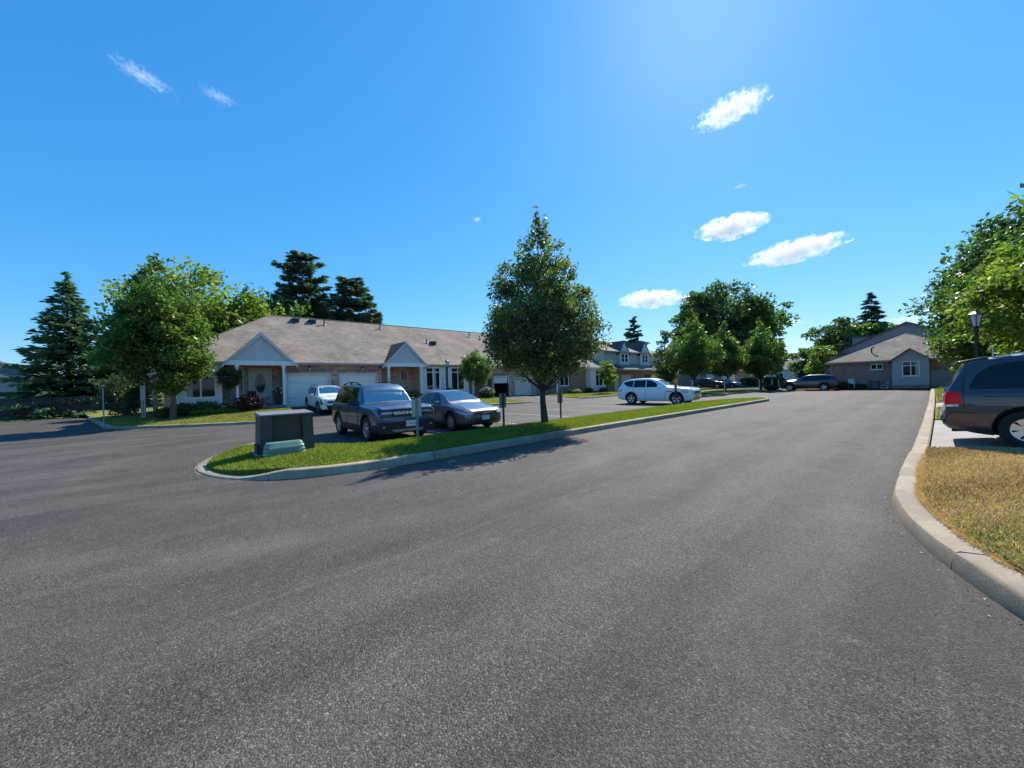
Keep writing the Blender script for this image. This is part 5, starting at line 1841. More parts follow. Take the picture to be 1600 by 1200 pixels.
k.patch('rear_quarter_window', [(3.72, 1.07), (3.70, 1.57), (4.25, 1.565), (4.50, 1.51), (4.66, 1.38), (4.77, 1.16), (4.765, 1.10)], 'side', 'car_glass_dark', sides=(1, -1))
k.patch('rear_window', [(-.76, 1.15), (-.68, 1.57), (.68, 1.57), (.76, 1.15)], 'rear', 'car_glass', cell=.1)
mb = MB()
mb.hexa([(k.X(4.50), -.68, 1.655), (k.X(4.90), -.66, 1.60), (k.X(4.90), .66, 1.60), (k.X(4.50), .68, 1.655)], [(k.X(4.50), -.68, 1.705), (k.X(4.90), -.66, 1.635), (k.X(4.90), .66, 1.635), (k.X(4.50), .68, 1.705)], 'paint_charcoal')
mb.build('roof_spoiler', k.root, bevel=.012, smooth=40)
for sg in (1, -1):
    tl = k.patch('taillight', [(4.885, .83), (4.885, 1.06), (5.045, 1.06), (5.083, .83)], 'side', 'taillight_red', .012, .05, thick=.03, sides=(sg,))[0]
    k.patch('reversing_lamp', [(4.93, .785), (4.92, .826), (5.084, .826), (5.086, .785)], 'side', 'headlamp', .012, .05, thick=.03, sides=(sg,), parent=tl)
    k.patch('taillight_rear', [(.74, .83), (.74, 1.03), (.90, 1.03), (.92, .83)], 'rear', 'taillight_red', .010, .05, thick=.02, sides=(sg,), parent=tl)
k.patch('rear_bumper_top', [(-.84, .50), (-.88, .60), (.88, .60), (.84, .50)], 'rear', 'paint_charcoal', .02, .08, thick=.03)
k.patch('tailgate_trim', [(-.45, .99), (-.45, 1.03), (.45, 1.03), (.45, .99)], 'rear', 'chrome', .02, .08, thick=.02)
k.plate(0, .9, 'rear', .30, .15, None, .02)
mb = MB(); mb.tube([(k.X(5.09), -.1, 1.13), (k.X(5.13), .05, 1.12), (k.X(5.09), .25, 1.13)], .014, 'iron_black', 6); mb.build('rear_wiper', k.root)
k.wheels((.98, 4.17), .86, .225, 7, 'rim_silver', True)
k.mirror(1.62, 1.12, .98, 'paint_charcoal', (.13, .2, .15))
k.rails(2.3, 4.45, .66, 1.7, 'chrome', .045)
k.seam([(1.22, .95), (1.22, .5), (1.34, .30)]); k.seam([(2.56, 1.02), (2.58, .30)]); k.seam([(3.70, 1.02), (3.72, .72), (3.62, .55)]); k.seam([(3.75, .93), (4.62, .96)], w_=.010, name='door_track', off=-.003)
k.seam([(4.86, .74), (4.86, 1.12), (4.80, 1.40)], w_=.005); k.seam([(4.75, .66), (5.10, .68)], w_=.006, name='bumper_seam')
k.seam([(3.0, .80), (4.2, .83), (4.66, .83)], w_=.006, name='body_crease', mat='paint_charcoal', off=-.001)
k.handles((2.36, 2.78), .94, 'paint_charcoal')
mb = MB(); mb.tube([(k.X(4.42), -.45, 1.66), (k.X(4.42), -.45, 1.88)], .008, 'lamp_glass', 6); mb.lathe([(.001, 1.9), (.018, 1.89), (.018, 1.86), (.001, 1.85)], 'lamp_glass', 'z', (k.X(4.42), -.45, 0), 8); mb.build('aerial', k.root)
mb = MB(); mb.tube([(k.X(4.7), -.5, .30), (k.X(5.04), -.5, .29)], .03, 'iron_black', 8); mb.build('exhaust', k.root)
yr = -1.1
yv = yr - (5.15 / 2 - .98)
k.place(12.0, yv, h_rdrive(12, yv) - .012, -math.pi / 2, math.radians(3.3))

# ---------- cars half hidden down the street
k = Car('saloon_car', 'blue car with its nose down the far driveway behind the trees', 'car', T_SALOON, 4.52, (.93, 3.60), .315, 'paint_blue')
k.patch('windshield', [(1.30, -.655), (2.05, -.50), (2.05, .50), (1.30, .655)], 'top', 'car_glass', cell=.3)
k.patch('side_window', [(1.60, .945), (2.12, 1.315), (2.95, 1.335), (3.60, 1.08), (3.52, .975)], 'side', 'car_glass_dark', sides=(1, -1), cell=.3)
k.wheels((.93, 3.60), .765, .20, 5, 'rim_silver')
k.place(66, 22.5, .0, -math.pi / 2)
k = Car('sport_utility_vehicle', 'dark SUV on the driveway by the far white garage', 'car', T_SUV, 4.64, (.93, 3.68), .36, 'paint_black')
k.patch('windshield', [(1.40, -.70), (2.08, -.585), (2.08, .585), (1.40, .70)], 'top', 'car_glass', cell=.3)
k.patch('side_window', [(1.74, 1.09), (2.3, 1.50), (3.5, 1.53), (4.1, 1.36), (3.5, 1.1)], 'side', 'car_glass_dark', sides=(1, -1), cell=.3)
k.wheels((.93, 3.68), .81, .235, 5, 'rim_silver')
k.place(62.5, 23.5, .0, -math.pi / 2)
k = Car('sport_utility_vehicle', 'pale SUV showing its roof behind the dark navy crossover', 'car', T_SUV, 4.64, (.93, 3.68), .36, 'paint_white')
k.patch('windshield', [(1.40, -.70), (2.08, -.585), (2.08, .585), (1.40, .70)], 'top', 'car_glass', cell=.3)
k.patch('side_window', [(1.74, 1.09), (2.3, 1.50), (3.5, 1.53), (4.1, 1.36), (3.5, 1.1)], 'side', 'car_glass_dark', sides=(1, -1), cell=.3)
k.wheels((.93, 3.68), .81, .235, 5, 'rim_silver')
k.place(56.5, 9.9, .0, math.pi / 2)


# ================================================================== trees
def rand_dirs(n):
    v = rng.normal(size=(n, 3))
    return v / np.linalg.norm(v, axis=1)[:, None]


def leaf_quads(c, size, flat=.0, aspect=.55):
    """separate diamond leaves round the points C"""
    n = len(c)
    a = rand_dirs(n)
    a[:, 2] *= (1 - flat)
    a /= np.linalg.norm(a, axis=1)[:, None] + 1e-9
    b = np.cross(a, rand_dirs(n))
    b /= np.linalg.norm(b, axis=1)[:, None] + 1e-9
    s = (size * rng.uniform(.6, 1.3, n))[:, None]
    V = np.empty((n, 4, 3))
    V[:, 0] = c - a * s
    V[:, 1] = c + b * s * aspect - a * s * .15
    V[:, 2] = c + a * s
    V[:, 3] = c - b * s * aspect - a * s * .15
    return V.reshape(-1, 3)


def prof(pts):
    t, r = zip(*pts)
    return lambda x: np.interp(x, t, r)


P_OVAL = prof([(0, .25), (.08, .62), (.22, .93), (.38, 1), (.55, .9), (.72, .66), (.86, .38), (.95, .18), (1, .05)])
P_PEAR = prof([(0, .30), (.07, .72), (.18, .96), (.30, 1), (.42, .92), (.55, .74), (.68, .56), (.8, .38), (.9, .2), (1, .04)])
P_ROUND = prof([(0, .35), (.12, .75), (.3, .98), (.5, 1), (.68, .9), (.82, .68), (.93, .4), (1, .12)])
P_CONE = prof([(0, .8), (.1, 1), (.3, .82), (.6, .5), (.85, .2), (1, .03)])
P_COL = prof([(0, .55), (.12, .9), (.35, 1), (.65, .8), (.85, .5), (1, .08)])


def tree(name, label, x, y, z, height, clear, radius, profile, leaf, mat, n_clump, n_leaf, bark='bark', trunk_r=.12, clump=.22, lumps=.22, group=None, lean=0.0, spikes=0, hollow=.45, core=True, cat='tree', aspect=.55, squash=1.0):
    """trunk and limbs reaching into the clumps, crown of many small leaves with an uneven outline"""
    t = thing(name, label, cat, (x, y, z), 0, group)
    H = height - clear
    th = rng.uniform(0, 2 * math.pi, n_clump)
    u = rng.random(n_clump * 6)
    keep = u[rng.random(len(u)) < (profile(u) ** 1.6)][:n_clump]
    while len(keep) < n_clump:
        keep = np.concatenate([keep, keep])[:n_clump]
    hh = keep
    ph = rng.uniform(0, 6.28, 6)
    lump = 1 + lumps * (np.sin(2 * th + 5 * hh + ph[0]) * .5 + np.sin(3 * th - 9 * hh + ph[1]) * .5 + np.sin(5 * th + 14 * hh + ph[2]) * .35)
    rr = np.clip(rng.random(n_clump) ** hollow, .12, 1) * profile(hh) * radius * lump
    cc = np.stack([rr * np.cos(th) + lean * hh * H, rr * np.sin(th) * squash, clear + hh * H * .97 + rr * .10], 1)
    cr = clump * radius * rng.uniform(.55, 1.25, n_clump) * (.55 + .45 * profile(hh))
    if spikes:   # leader shoots breaking the outline
        sa, sh = rng.uniform(0, 6.28, spikes), rng.uniform(.55, 1.0, spikes)
        sr = profile(sh) * radius * .8
        for k in range(4):
            cc = np.concatenate([cc, np.stack([sr * np.cos(sa) * (1 + .1 * k) + lean * sh * H, sr * np.sin(sa) * (1 + .1 * k), clear + sh * H + k * .22 * H / 7], 1)])
            cr = np.concatenate([cr, np.full(spikes, clump * radius * (.42 - .08 * k))])
        for k in range(6):
            cc = np.concatenate([cc, [[lean * H, 0, clear + H * (.93 + .022 * k)]]])
            cr = np.concatenate([cr, [clump * radius * (.42 - .05 * k)]])
    wgt = cr ** 2.0
    idx = rng.choice(len(cc), n_leaf, p=wgt / wgt.sum())
    off = rand_dirs(n_leaf) * (rng.random(n_leaf) ** .5)[:, None] * 1.32
    off[:, 2] *= .72
    c = cc[idx] + off * cr[idx][:, None]
    c[:, 2] = np.maximum(c[:, 2], clear * .86)
    np_mesh('crown', leaf_quads(c, leaf, .25, aspect), 4, [mat], parent=t)
    mb = MB()
    top = clear + H * .86
    n_ = 8
    wob = [(random.uniform(-.03, .03) * height * .3, random.uniform(-.03, .03) * height * .3) for _ in range(n_)]
    axis = [(lean * H * max(0, (top * k / (n_ - 1) - clear)) / H + (wob[k][0] if k else 0), wob[k][1] if k else 0, -.15 + (top + .15) * k / (n_ - 1)) for k in range(n_)]
    mb.tube(axis, [trunk_r * (1.28 if k == 0 else 1.0 - .88 * k / (n_ - 1)) for k in range(n_)], bark, 10)
    for k in rng.choice(n_clump, min(n_clump, 46), replace=False):
        p = cc[k]
        if p[2] < clear * .9: continue
        z0 = max(clear * .8, p[2] - .55 * math.hypot(p[0], p[1]) - .1 * H - .2)
        f = min(1, max(0, (z0 + .15) / (top + .15))) * (n_ - 1)
        i = min(n_ - 2, int(f))
        a0 = Vector(axis[i]).lerp(Vector(axis[i + 1]), f - i)
        e = Vector(p)
        m1 = a0.lerp(e, .5) + Vector((0, 0, -.05 * H * random.random()))
        r0_ = max(.012, trunk_r * (.42 - .3 * (z0 - clear) / H))
        mb.tube([a0, m1, e], [r0_, r0_ * .55, r0_ * .18], bark, 5, caps=False)
    mb.build('trunk', t, smooth=60)
    return t


def spruce(name, label, x, y, z, height, radius, mat, whorls, per, sprays, sz, clear=.06, droop=.25, bark='bark', gappy=0.0, group=None, power=.85, up=0.0):
    """whorls of boughs, each a flat spray of short needle twigs"""
    t = thing(name, label, 'tree', (x, y, z), 0, group)
    mb = MB()
    mb.tube([(0, 0, -.1), (0, 0, height * .5), (0, 0, height * .985)], [height * .016, height * .009, .01], bark, 8)
    V = []
    for w_ in range(whorls):
        f = (w_ + random.uniform(-.25, .25)) / (whorls - 1)
        f = min(1, max(0, f))
        h = height * (clear + (1 - clear) * f * .985)
        Lb = radius * max(.03, (1 - f)) ** power * random.uniform(.82, 1.12)
        k_ = max(4, int(per * (1 - .5 * f)))
        a0 = random.uniform(0, 6.28)
        for b in range(k_):
            if random.random() < gappy: continue
            a = a0 + 2 * math.pi * b / k_ + random.uniform(-.25, .25)
            L = Lb * random.uniform(.7, 1.12)
            hb = h + random.uniform(-.55, .55) * height / whorls
            d = np.array((math.cos(a), math.sin(a), 0))
            s_ = np.array((-math.sin(a), math.cos(a), 0))
            m = max(4, int(sprays * (L / radius)))
            tt = rng.uniform(.08, 1.0, m) ** .75
            spread = .34 * L * (1 - tt * .75) * rng.uniform(-1, 1, m)
            zz = hb - droop * L * tt + (droop * .55 + up) * L * tt ** 2.2 + up * L * tt - .10 * np.abs(spread) + rng.normal(0, .02 * radius, m)
            c = d[None] * (L * tt)[:, None] + s_[None] * spread[:, None]
            c[:, 2] = zz
            ax = d[None] * .8 + s_[None] * (np.sign(spread) * rng.uniform(.2, 1.0, m))[:, None]
            ax[:, 2] = rng.uniform(-.45, .12, m)
            ax /= np.linalg.norm(ax, axis=1)[:, None]
            nb = np.cross(ax, rand_dirs(m))
            nb /= np.linalg.norm(nb, axis=1)[:, None]
            q = np.empty((m, 4, 3))
            s1 = (sz * rng.uniform(.6, 1.35, m))[:, None]
            q[:, 0] = c - ax * s1
            q[:, 1] = c + nb * s1 * .26
            q[:, 2] = c + ax * s1
            q[:, 3] = c - nb * s1 * .26
            V.append(q.reshape(-1, 3))
            if L > .5:
                mb.tube([(0, 0, hb), tuple(d * L * .5 + np.array((0, 0, hb - droop * L * .5 + up * L * .5))), tuple(d * L * .95 + np.array((0, 0, hb - droop * L * .45 + up * L)))], [.03 * L / 2, .02 * L / 2, .004], bark, 4, caps=False)
    # top shoot
    m = 40
    c = np.stack([rng.normal(0, .02, m), rng.normal(0, .02, m), height * rng.uniform(.94, 1.0, m)], 1)
    V.append(leaf_quads(c, sz * .6, 0, .25))
    np_mesh('crown', np.concatenate(V), 4, [mat], parent=t)
    mb.build('trunk', t, smooth=60)
    return t


def shrub(name, label, x, y, z, rx, ry, h, mat, n, leaf, cat='shrub', flowers=None, nf=0, group=None, square=False):
    t = thing(name, label, cat, (x, y, z), 0, group)
    d = rand_dirs(n)
    r = rng.uniform(.0, 1, n) ** .28
    bump = 1 + .16 * np.sin(5 * np.arctan2(d[:, 1], d[:, 0]) + x) + .1 * np.sin(9 * d[:, 2] + 3 * np.arctan2(d[:, 1], d[:, 0]))
    if square:
        d = np.sign(d) * np.abs(d) ** .55
        bump = 1
    c = d * (r * bump)[:, None] * np.array((rx, ry, h / 2)) + np.array((0, 0, h / 2))
    c[:, 2] = np.maximum(c[:, 2], .02)
    np_mesh('foliage', leaf_quads(c, leaf, .1), 4, [mat], parent=t)
    mb = MB()
    for k in range(7):
        a = random.uniform(0, 6.28)
        mb.tube([(math.cos(a) * .04, math.sin(a) * .04, -.05), (math.cos(a) * rx * .5, math.sin(a) * ry * .5, h * .6)], [.014, .004], 'bark', 5, caps=False)
    mb.build('stem', t)
    if flowers:
        d = rand_dirs(nf)
        d[:, 2] = np.abs(d[:, 2])
        c = d * np.array((rx, ry, h / 2)) * 1.03 + np.array((0, 0, h / 2))
        np_mesh('blossom', leaf_quads(c, leaf * 1.3, .4, .9), 4, [flowers], parent=t)
    return t


# nearest tree, on the island
tree('pear_tree', 'tall ornamental pear tree with glossy leaves standing alone on the grass island', 9.55, 9.15, .16, 7.15, 1.50, 2.1, P_PEAR, .058, 'leaf_pear', 470, 46000, 'bark', .12, .15, .17, spikes=26, hollow=.5, lean=-.02)
# corner lawn
tree('maple_tree', 'broad leafy maple on the corner lawn left of the bungalows', -.62, 26.5, .36, 8.05, 1.35, 2.05, P_OVAL, .095, 'leaf_maple', 300, 32000, 'bark_grey', .12, .21, .24, hollow=.5, lean=-.10, spikes=10)
# spruces beyond the fence
spruce('spruce_tree', 'tall dark spruce rising behind the board fence at the left', -7.2, 46.2, .1, 11.6, 4.3, 'needle_spruce', 34, 15, 105, .23, .03, .34)
spruce('spruce_tree', 'small dark spruce tip between the tall spruce and the corner maple', -4.6, 52.0, .1, 10.6, 2.8, 'needle_spruce', 24, 11, 60, .22, .05, .25)
spruce('cedar_tree', 'bright green drooping cedar beside the tall spruce', -4.4, 47.2, .2, 7.6, 3.0, 'needle_light', 28, 13, 80, .2, .02, .38, power=.6)
shrub('lilac_bush', 'big dark bush at the end of the fence under the cedar', -3.3, 37.0, .3, 1.2, 2.0, 2.7, 'leaf_shrub', 7500, .09)
# behind the bungalows
tree('maple_tree', 'bright green maple showing above the left hip of the bungalow roof', .5, 53.0, .3, 15.5, 3, 6.4, P_ROUND, .24, 'leaf_lime', 150, 17000, 'bark_grey', .35, .26, .3)
tree('maple_tree', 'deep green maple behind the roof beside the dark pines', 7.8, 55.0, .3, 14.0, 3, 5.4, P_ROUND, .24, 'leaf_maple', 120, 14000, 'bark_grey', .35, .26, .3)
spruce('pine_tree', 'big dark white pine with tufted top above the bungalow roof', 11.9, 56.0, .3, 19.6, 5.6, 'needle_pine', 17, 14, 190, .46, .22, .02, power=.42, up=.10, gappy=.06)
spruce('pine_tree', 'lower dark pine spreading right behind the bungalow roof ridge', 17.7, 54.0, .3, 16.8, 5.6, 'needle_pine', 16, 14, 190, .46, .22, .02, power=.36, up=.10, gappy=.06)
# front lawns
tree('round_tree', 'small round headed tree on the second lawn before the bay windows', 18.3, 25.4, .33, 4.55, 1.25, 1.22, P_OVAL, .085, 'leaf_maple', 90, 9000, 'bark_grey', .055, .30, .16)
tree('young_tree', 'slim young tree on the third lawn before the grey houses', 36.7, 25.0, .2, 4.3, .9, .92, P_COL, .085, 'leaf_lime', 60, 5200, 'bark_grey', .045, .30, .16)
spruce('pine_tree', 'dark pine standing behind the two storey houses', 69, 40.5, .3, 14.2, 3.6, 'needle_pine', 20, 10, 90, .45, .1, .1, gappy=.05, power=.5, up=.1)
tree('columnar_tree', 'dark pointed columnar tree right of the two storey houses', 47.5, 23.3, .2, 8.7, .6, 1.45, P_COL, .12, 'leaf_deep', 110, 9000, 'bark', .1, .32, .2)
# row on the far island
FAR = 'ornamental pears in a row on the far islands'
tree('pear_tree', 'broad pear tree at the left of the far island row', 39.3, 16.3, .15, 8.0, 1.6, 2.45, P_PEAR, .11, 'leaf_maple', 170, 15000, 'bark', .11, .22, .2, FAR, spikes=8)
tree('pear_tree', 'narrower pear tree in the middle of the far island row beside the thin sign', 45.8, 15.6, .15, 7.5, 1.7, 2.15, P_PEAR, .115, 'leaf_maple', 140, 12500, 'bark', .11, .22, .2, FAR, spikes=8)
tree('pear_tree', 'pear tree rising from the red mulch bed by the white posts', 50.2, 13.3, .06, 8.1, 1.6, 2.3, P_PEAR, .12, 'leaf_maple', 150, 13000, 'bark', .11, .22, .2, FAR, spikes=8)
tree('maple_tree', 'great maple towering behind the far row of pears', 84, 28.6, .2, 22.2, 4, 7.0, P_ROUND, .34, 'leaf_deep', 120, 15000, 'bark', .5, .27, .3)
tree('maple_tree', 'peaked left shoulder of trees beside the great maple', 77, 31.5, .2, 21.5, 4, 4.6, P_PEAR, .34, 'leaf_deep', 80, 9000, 'bark', .4, .27, .3)
tree('maple_tree', 'sunlit right shoulder tree beside the great maple', 88, 24.0, .2, 18.6, 4, 5.2, P_ROUND, .34, 'leaf_maple', 90, 9000, 'bark', .4, .27, .3)
tree('linden_tree', 'round dark tree before the distant white house', 74, 13.4, .0, 6.0, 1.2, 2.3, P_ROUND, .2, 'leaf_deep', 60, 4500, 'bark', .15, .3, .2)
spruce('pine_tree', 'small dark pine far behind the white house', 120, 27.0, .0, 11.5, 3.2, 'needle_pine', 16, 9, 60, .6, .1, .12, power=.55, up=.1)
tree('linden_tree', 'pale small tree left of the far brick bungalow', 63, 9.6, .0, 6.2, .9, 1.55, P_COL, .17, 'leaf_lime', 50, 3600, 'bark', .1, .3, .2)
tree('oak_tree', 'far oak left of the spindly spruce', 100, 12.6, .0, 13.2, 3, 4.6, P_ROUND, .36, 'leaf_deep', 80, 6500, 'bark', .3, .28, .3)
tree('oak_tree', 'far oak touching the spindly spruce', 103, 9.2, .0, 14.4, 3, 4.4, P_OVAL, .36, 'leaf_maple', 80, 6500, 'bark', .3, .28, .3)
spruce('spruce_tree', 'tall spindly spruce with drooping layered boughs behind the bungalow', 106, 8.2, .0, 18.2, 5.6, 'needle_pine', 20, 11, 130, .55, .12, .26, gappy=.05, power=.7)
# trees on the right
tree('maple_tree', 'big dark maple in the right background', 46.0, -4.1, .3, 14.0, 2.0, 4.6, P_OVAL, .17, 'leaf_deep', 330, 36000, 'bark', .32, .20, .22)
tree('maple_tree', 'dark tall tree behind the right hand lamp post', 41.0, -8.0, .4, 14.6, 2.0, 4.6, P_OVAL, .17, 'leaf_deep', 300, 30000, 'bark', .32, .20, .22)
tree('linden_tree', 'sunlit green linden just left of the black lamp post', 32.5, -2.7, .3, 8.3, .4, 2.6, P_OVAL, .12, 'leaf_maple', 260, 28000, 'bark', .13, .21, .2)
tree('linden_tree', 'bright linden behind the black lamp post and the van roof', 26.0, -3.9, .35, 8.6, .7, 2.7, P_OVAL, .11, 'leaf_lime', 260, 30000, 'bark', .14, .21, .2)
tree('linden_tree', 'leafy linden at the right edge above the van', 22.4, -5.2, .4, 9.2, 1.0, 2.7, P_OVAL, .11, 'leaf_maple', 240, 26000, 'bark', .14, .21, .2)
tree('ash_tree', 'near tree reaching long leafy branches in from the right edge', 17.9, -5.0, .45, 8.6, 2.0, 2.6, P_ROUND, .16, 'leaf_lime', 90, 5200, 'bark', .16, .26, .4, aspect=.4)
# shrubs before the bungalows
for k, (x, y, rx, ry, h, lab) in enumerate(((-.2, 27.5, .55, .4, .75, 'clipped round box bush nearest the maple trunk'), (.75, 27.45, .75, .45, .72, 'wide clipped box bush under the double window'), (-.95, 27.6, .4, .4, .6, 'small box bush at the corner of the siding bay'))):
    shrub('box_bush', lab, x, y, h_lawn1(x, y), rx, ry, h, 'leaf_shrub', 3200, .045, group='box bushes below the double window')
shrub('rose_bush', 'low pink and red flowering bush beside the white porch post', 1.65, 27.3, h_lawn1(1.65, 27.3), .4, .35, .55, 'leaf_shrub', 1200, .05, 'shrub', 'flower_pink', 60)
shrub('burgundy_bush', 'dark burgundy leaved bush before the porch steps', 2.75, 27.0, h_lawn1(2.75, 27.0), .75, .45, .95, 'leaf_burgundy', 2600, .06, 'shrub')
shrub('ground_cover', 'low leafy edging along the porch bed', 1.3, 26.95, h_lawn1(1.3, 26.95), 1.2, .25, .28, 'leaf_lime', 1500, .06, 'plants')
tree('small_tree', 'slender two stemmed small tree between the bay and the porch', 1.85, 27.75, .5, 3.0, 1.35, .55, P_OVAL, .07, 'leaf_shrub', 40, 3000, 'bark_grey', .03, .34, .15)
shrub('hydrangea_bush', 'cream flowering hydrangea at the edge of the second lawn', 20.6, 27.0, h_north(20.6, 27), .75, .5, .95, 'leaf_shrub', 1500, .07, 'shrub', 'flower_white', 150)
shrub('flower_tub', 'red flowers in the bed between the two bay windows', 16.9, 27.6, h_north(17, 27.6), .4, .3, .95, 'leaf_shrub', 900, .06, 'flowers', 'flower_red', 60)
shrub('porch_plant', 'dark leafy plants in the second porch bed', 13.3, 27.4, h_north(13.3, 27.4), 1.0, .4, .8, 'leaf_shrub', 2200, .07, 'shrub', 'flower_pink', 14)
shrub('box_bush', 'low bush by the last red brick wall', 36.2, 27.3, h_north(36, 27), .6, .45, .6, 'leaf_shrub', 1200, .07)
shrub('box_bush', 'round bush under the far tall bay window', 38.8, 27.0, h_north(38.8, 27), .7, .4, .6, 'leaf_shrub', 1200, .07)
shrub('hosta_clump', 'pale variegated hosta clump on the third lawn', 33.4, 27.2, h_north(33.4, 27.2), .9, .5, .5, 'leaf_lime', 900, .10, 'plants', 'flower_white', 40)
for k, (y, h, r, lab) in enumerate(((6.2, .75, .8, 'dark rounded shrub at the left end of the brick wall bed'), (4.9, .45, .5, 'low dark shrub in the brick wall bed behind the white chair'))):
    shrub('yew_bush', lab, 51.5, y, .1, .4, r, h, 'leaf_shrub', 1300, .09)
shrub('rose_bush', 'reddish shrubs at the foot of the far pear', 50.0, 12.2, .06, .6, .7, .55, 'leaf_burgundy', 1100, .1)
shrub('hedge', 'long dark hedge closing the far left lawn behind the small sign', 78, 20.5, 0, 1.2, 3.5, 1.5, 'leaf_shrub', 3500, .2, 'hedge', square=True)

# far off wood along the horizon
n_ = 26000
ang = rng.uniform(-math.pi, math.pi, n_)
rad_ = rng.uniform(230, 300, n_)
hgt = 5 + 3.5 * np.sin(ang * 9) + 2.5 * np.sin(ang * 23 + 1) + 1.5 * np.sin(ang * 61)
c = np.stack([rad_ * np.cos(ang), rad_ * np.sin(ang), rng.random(n_) ** .8 * np.maximum(hgt, 3) + 0], 1)
np_mesh('distant_wood', leaf_quads(c, 1.5, .2, .8), 4, ['leaf_deep'], kind='stuff', label='low band of trees along the horizon')

# ================================================================== fences, posts, signs, lamps
fn = thing('board_fence', 'weathered dark board fence in the shade at the far left', 'fence', (0, 0, 0))
mb = MB()
x = -42.0
boards = []
while x < -2.6:
    wv = .135
    top = 1.62 + random.uniform(-.03, .03)
    boards.append((x, wv, top, random.uniform(-.006, .006)))
    x += wv + .012
for i, (bx_, wv, top, dy) in enumerate(boards):
    mb.hexa([(bx_, 44.0 + dy, .05), (bx_ + wv, 44.0 + dy, .05), (bx_ + wv, 44.02 + dy, .05), (bx_, 44.02 + dy, .05)],
            [(bx_, 44.0 + dy, top), (bx_ + wv, 44.0 + dy, top), (bx_ + wv, 44.02 + dy, top), (bx_, 44.02 + dy, top)], 'fence_wood')
mb.build('fence_board', fn, kind='stuff')
x = -42.0
while x < -2.5:
    mb = MB(); mb.box(x, 43.86, 0, x + .1, 43.96, 1.72, 'fence_wood'); mb.box(x - .02, 43.84, 1.721, x + .12, 43.98, 1.75, 'fence_wood'); mb.build('fence_post', fn)
    x += 2.44
for z in (.4, 1.45):
    mb = MB(); mb.box(-42, 43.965, z, -2.6, 43.998, z + .09, 'fence_wood'); mb.build('fence_rail', fn)
g = thing('picket_gate', 'grey board gate beside the blue gable of the far bungalow', 'gate', (0, 0, 0))
y = -1.9
while y < .1:
    mb = MB(); mb.box(51.3, y, .25, 51.33, y + .12, 1.75 + .05 * math.sin(y * 9), 'board_grey'); mb.build('board', g)
    y += .14
mb = MB(); mb.box(51.331, -1.95, .5, 51.36, .15, .6, 'board_grey'); mb.box(51.331, -1.95, 1.4, 51.36, .15, 1.5, 'board_grey'); mb.build('rail', g)
# iron fence of the side garden
fi = thing('iron_fence', 'low black iron fence at the left end of the bungalows', 'fence', (0, 0, 0))
for k in range(22):
    x = -3.1 + k * .1
    mb = MB(); mb.tube([(x, 29.6, .25), (x, 29.6, 1.25)], .011, 'iron_black', 5); mb.lathe([(.02, 1.25), (.001, 1.33)], 'iron_black', 'z', (x, 29.6, 0), 5); mb.build('picket', fi)
mb = MB(); mb.box(-3.15, 29.585, .45, -.95, 29.615, .48, 'iron_black'); mb.box(-3.15, 29.585, 1.12, -.95, 29.615, 1.15, 'iron_black'); mb.build('rail', fi)

# reserved-bay posts with the backs of their boards towards the road
RES = 'bay signs seen from behind'
for k, (x, y, h, bm_, pm_, lab) in enumerate((
        (5.02, 9.98, 1.17, 'board_beige', 'post_steel', 'beige sign back on a steel post before the boxy wagon'),
        (8.32, 10.0, 1.22, 'board_grey', 'post_wood', 'grey sign back on a dark post beside the dark saloon'),
        (11.62, 10.25, 1.2, 'board_grey', 'post_wood', 'grey sign back on a dark post right of the island tree'),
        (20.9, 9.7, 1.22, 'board_grey', 'post_wood', 'dark sign post in front of the white crossover'))):
    s = thing('bay_sign', lab, 'sign', (x, y, h_isl(x, y)), 0, RES)
    mb = MB()
    mb.box(-.035, -.02, -.2, .035, -.002, h + .02, pm_)
    mb.box(-.035, -.034, -.2, -.022, -.02, h + .02, pm_)
    mb.box(.022, -.034, -.2, .035, -.02, h + .02, pm_)
    mb.build('post', s)
    mb = MB(); mb.box(-.155, .0, h - .5, .155, .012, h, bm_); mb.build('board', s, bevel=.004)
    for z in (h - .1, h - .4):
        mb = MB(); mb.lathe([(.001, -.05), (.014, -.045), (.014, -.034)], 'post_steel', 'y', (0, 0, z), 6); mb.build('bolt', s)

s = thing('corner_post', 'thin pale post at the kerb corner of the left lawn', 'post', (-3.0, 25.85, .0))
mb = MB(); mb.tube([(0, 0, -.2), (0, 0, 1.9)], .026, 'post_steel', 8); mb.build('shaft', s)
mb = MB(); mb.lathe([(.028, 1.9), (.024, 1.93), (.001, 1.94)], 'post_steel', 'z', (0, 0, 0), 8); mb.build('cap', s)

# accessible parking sign
s = thing('parking_sign', 'white and blue wheelchair parking sign by the second lawn', 'sign', (13.0, 21.9, .0))
mb = MB(); mb.tube([(0, .02, -.2), (0, .02, 2.2)], .03, 'post_steel', 8); mb.build('post', s)
mb = MB(); mb.box(-.21, -.018, 1.35, .21, -.008, 2.0, 'sign_white'); bd = mb.build('board', s, bevel=.003)
mb = MB()
mb.lathe([(.045, -.02), (.001, -.024)], 'sign_blue', 'y', (-.02, 0, 1.9), 10)
mb.tube([(-.02, -.022, 1.84), (-.01, -.022, 1.70), (.08, -.022, 1.70), (.12, -.022, 1.55)], .017, 'sign_blue', 5)
mb.tube([(-.01, -.022, 1.79), (.07, -.022, 1.79)], .014, 'sign_blue', 5)
mb.tube([(-.02 + .12 * math.cos(t), -.022, 1.60 + .12 * math.sin(t)) for t in np.linspace(1.9, 5.9, 12)], .014, 'sign_blue', 5)
mb.build('wheelchair_symbol', bd)
mb = MB(); mb.box(-.18, -.021, 1.38, .18, -.0175, 1.44, 'sign_blue'); mb.build('text_strip', bd)

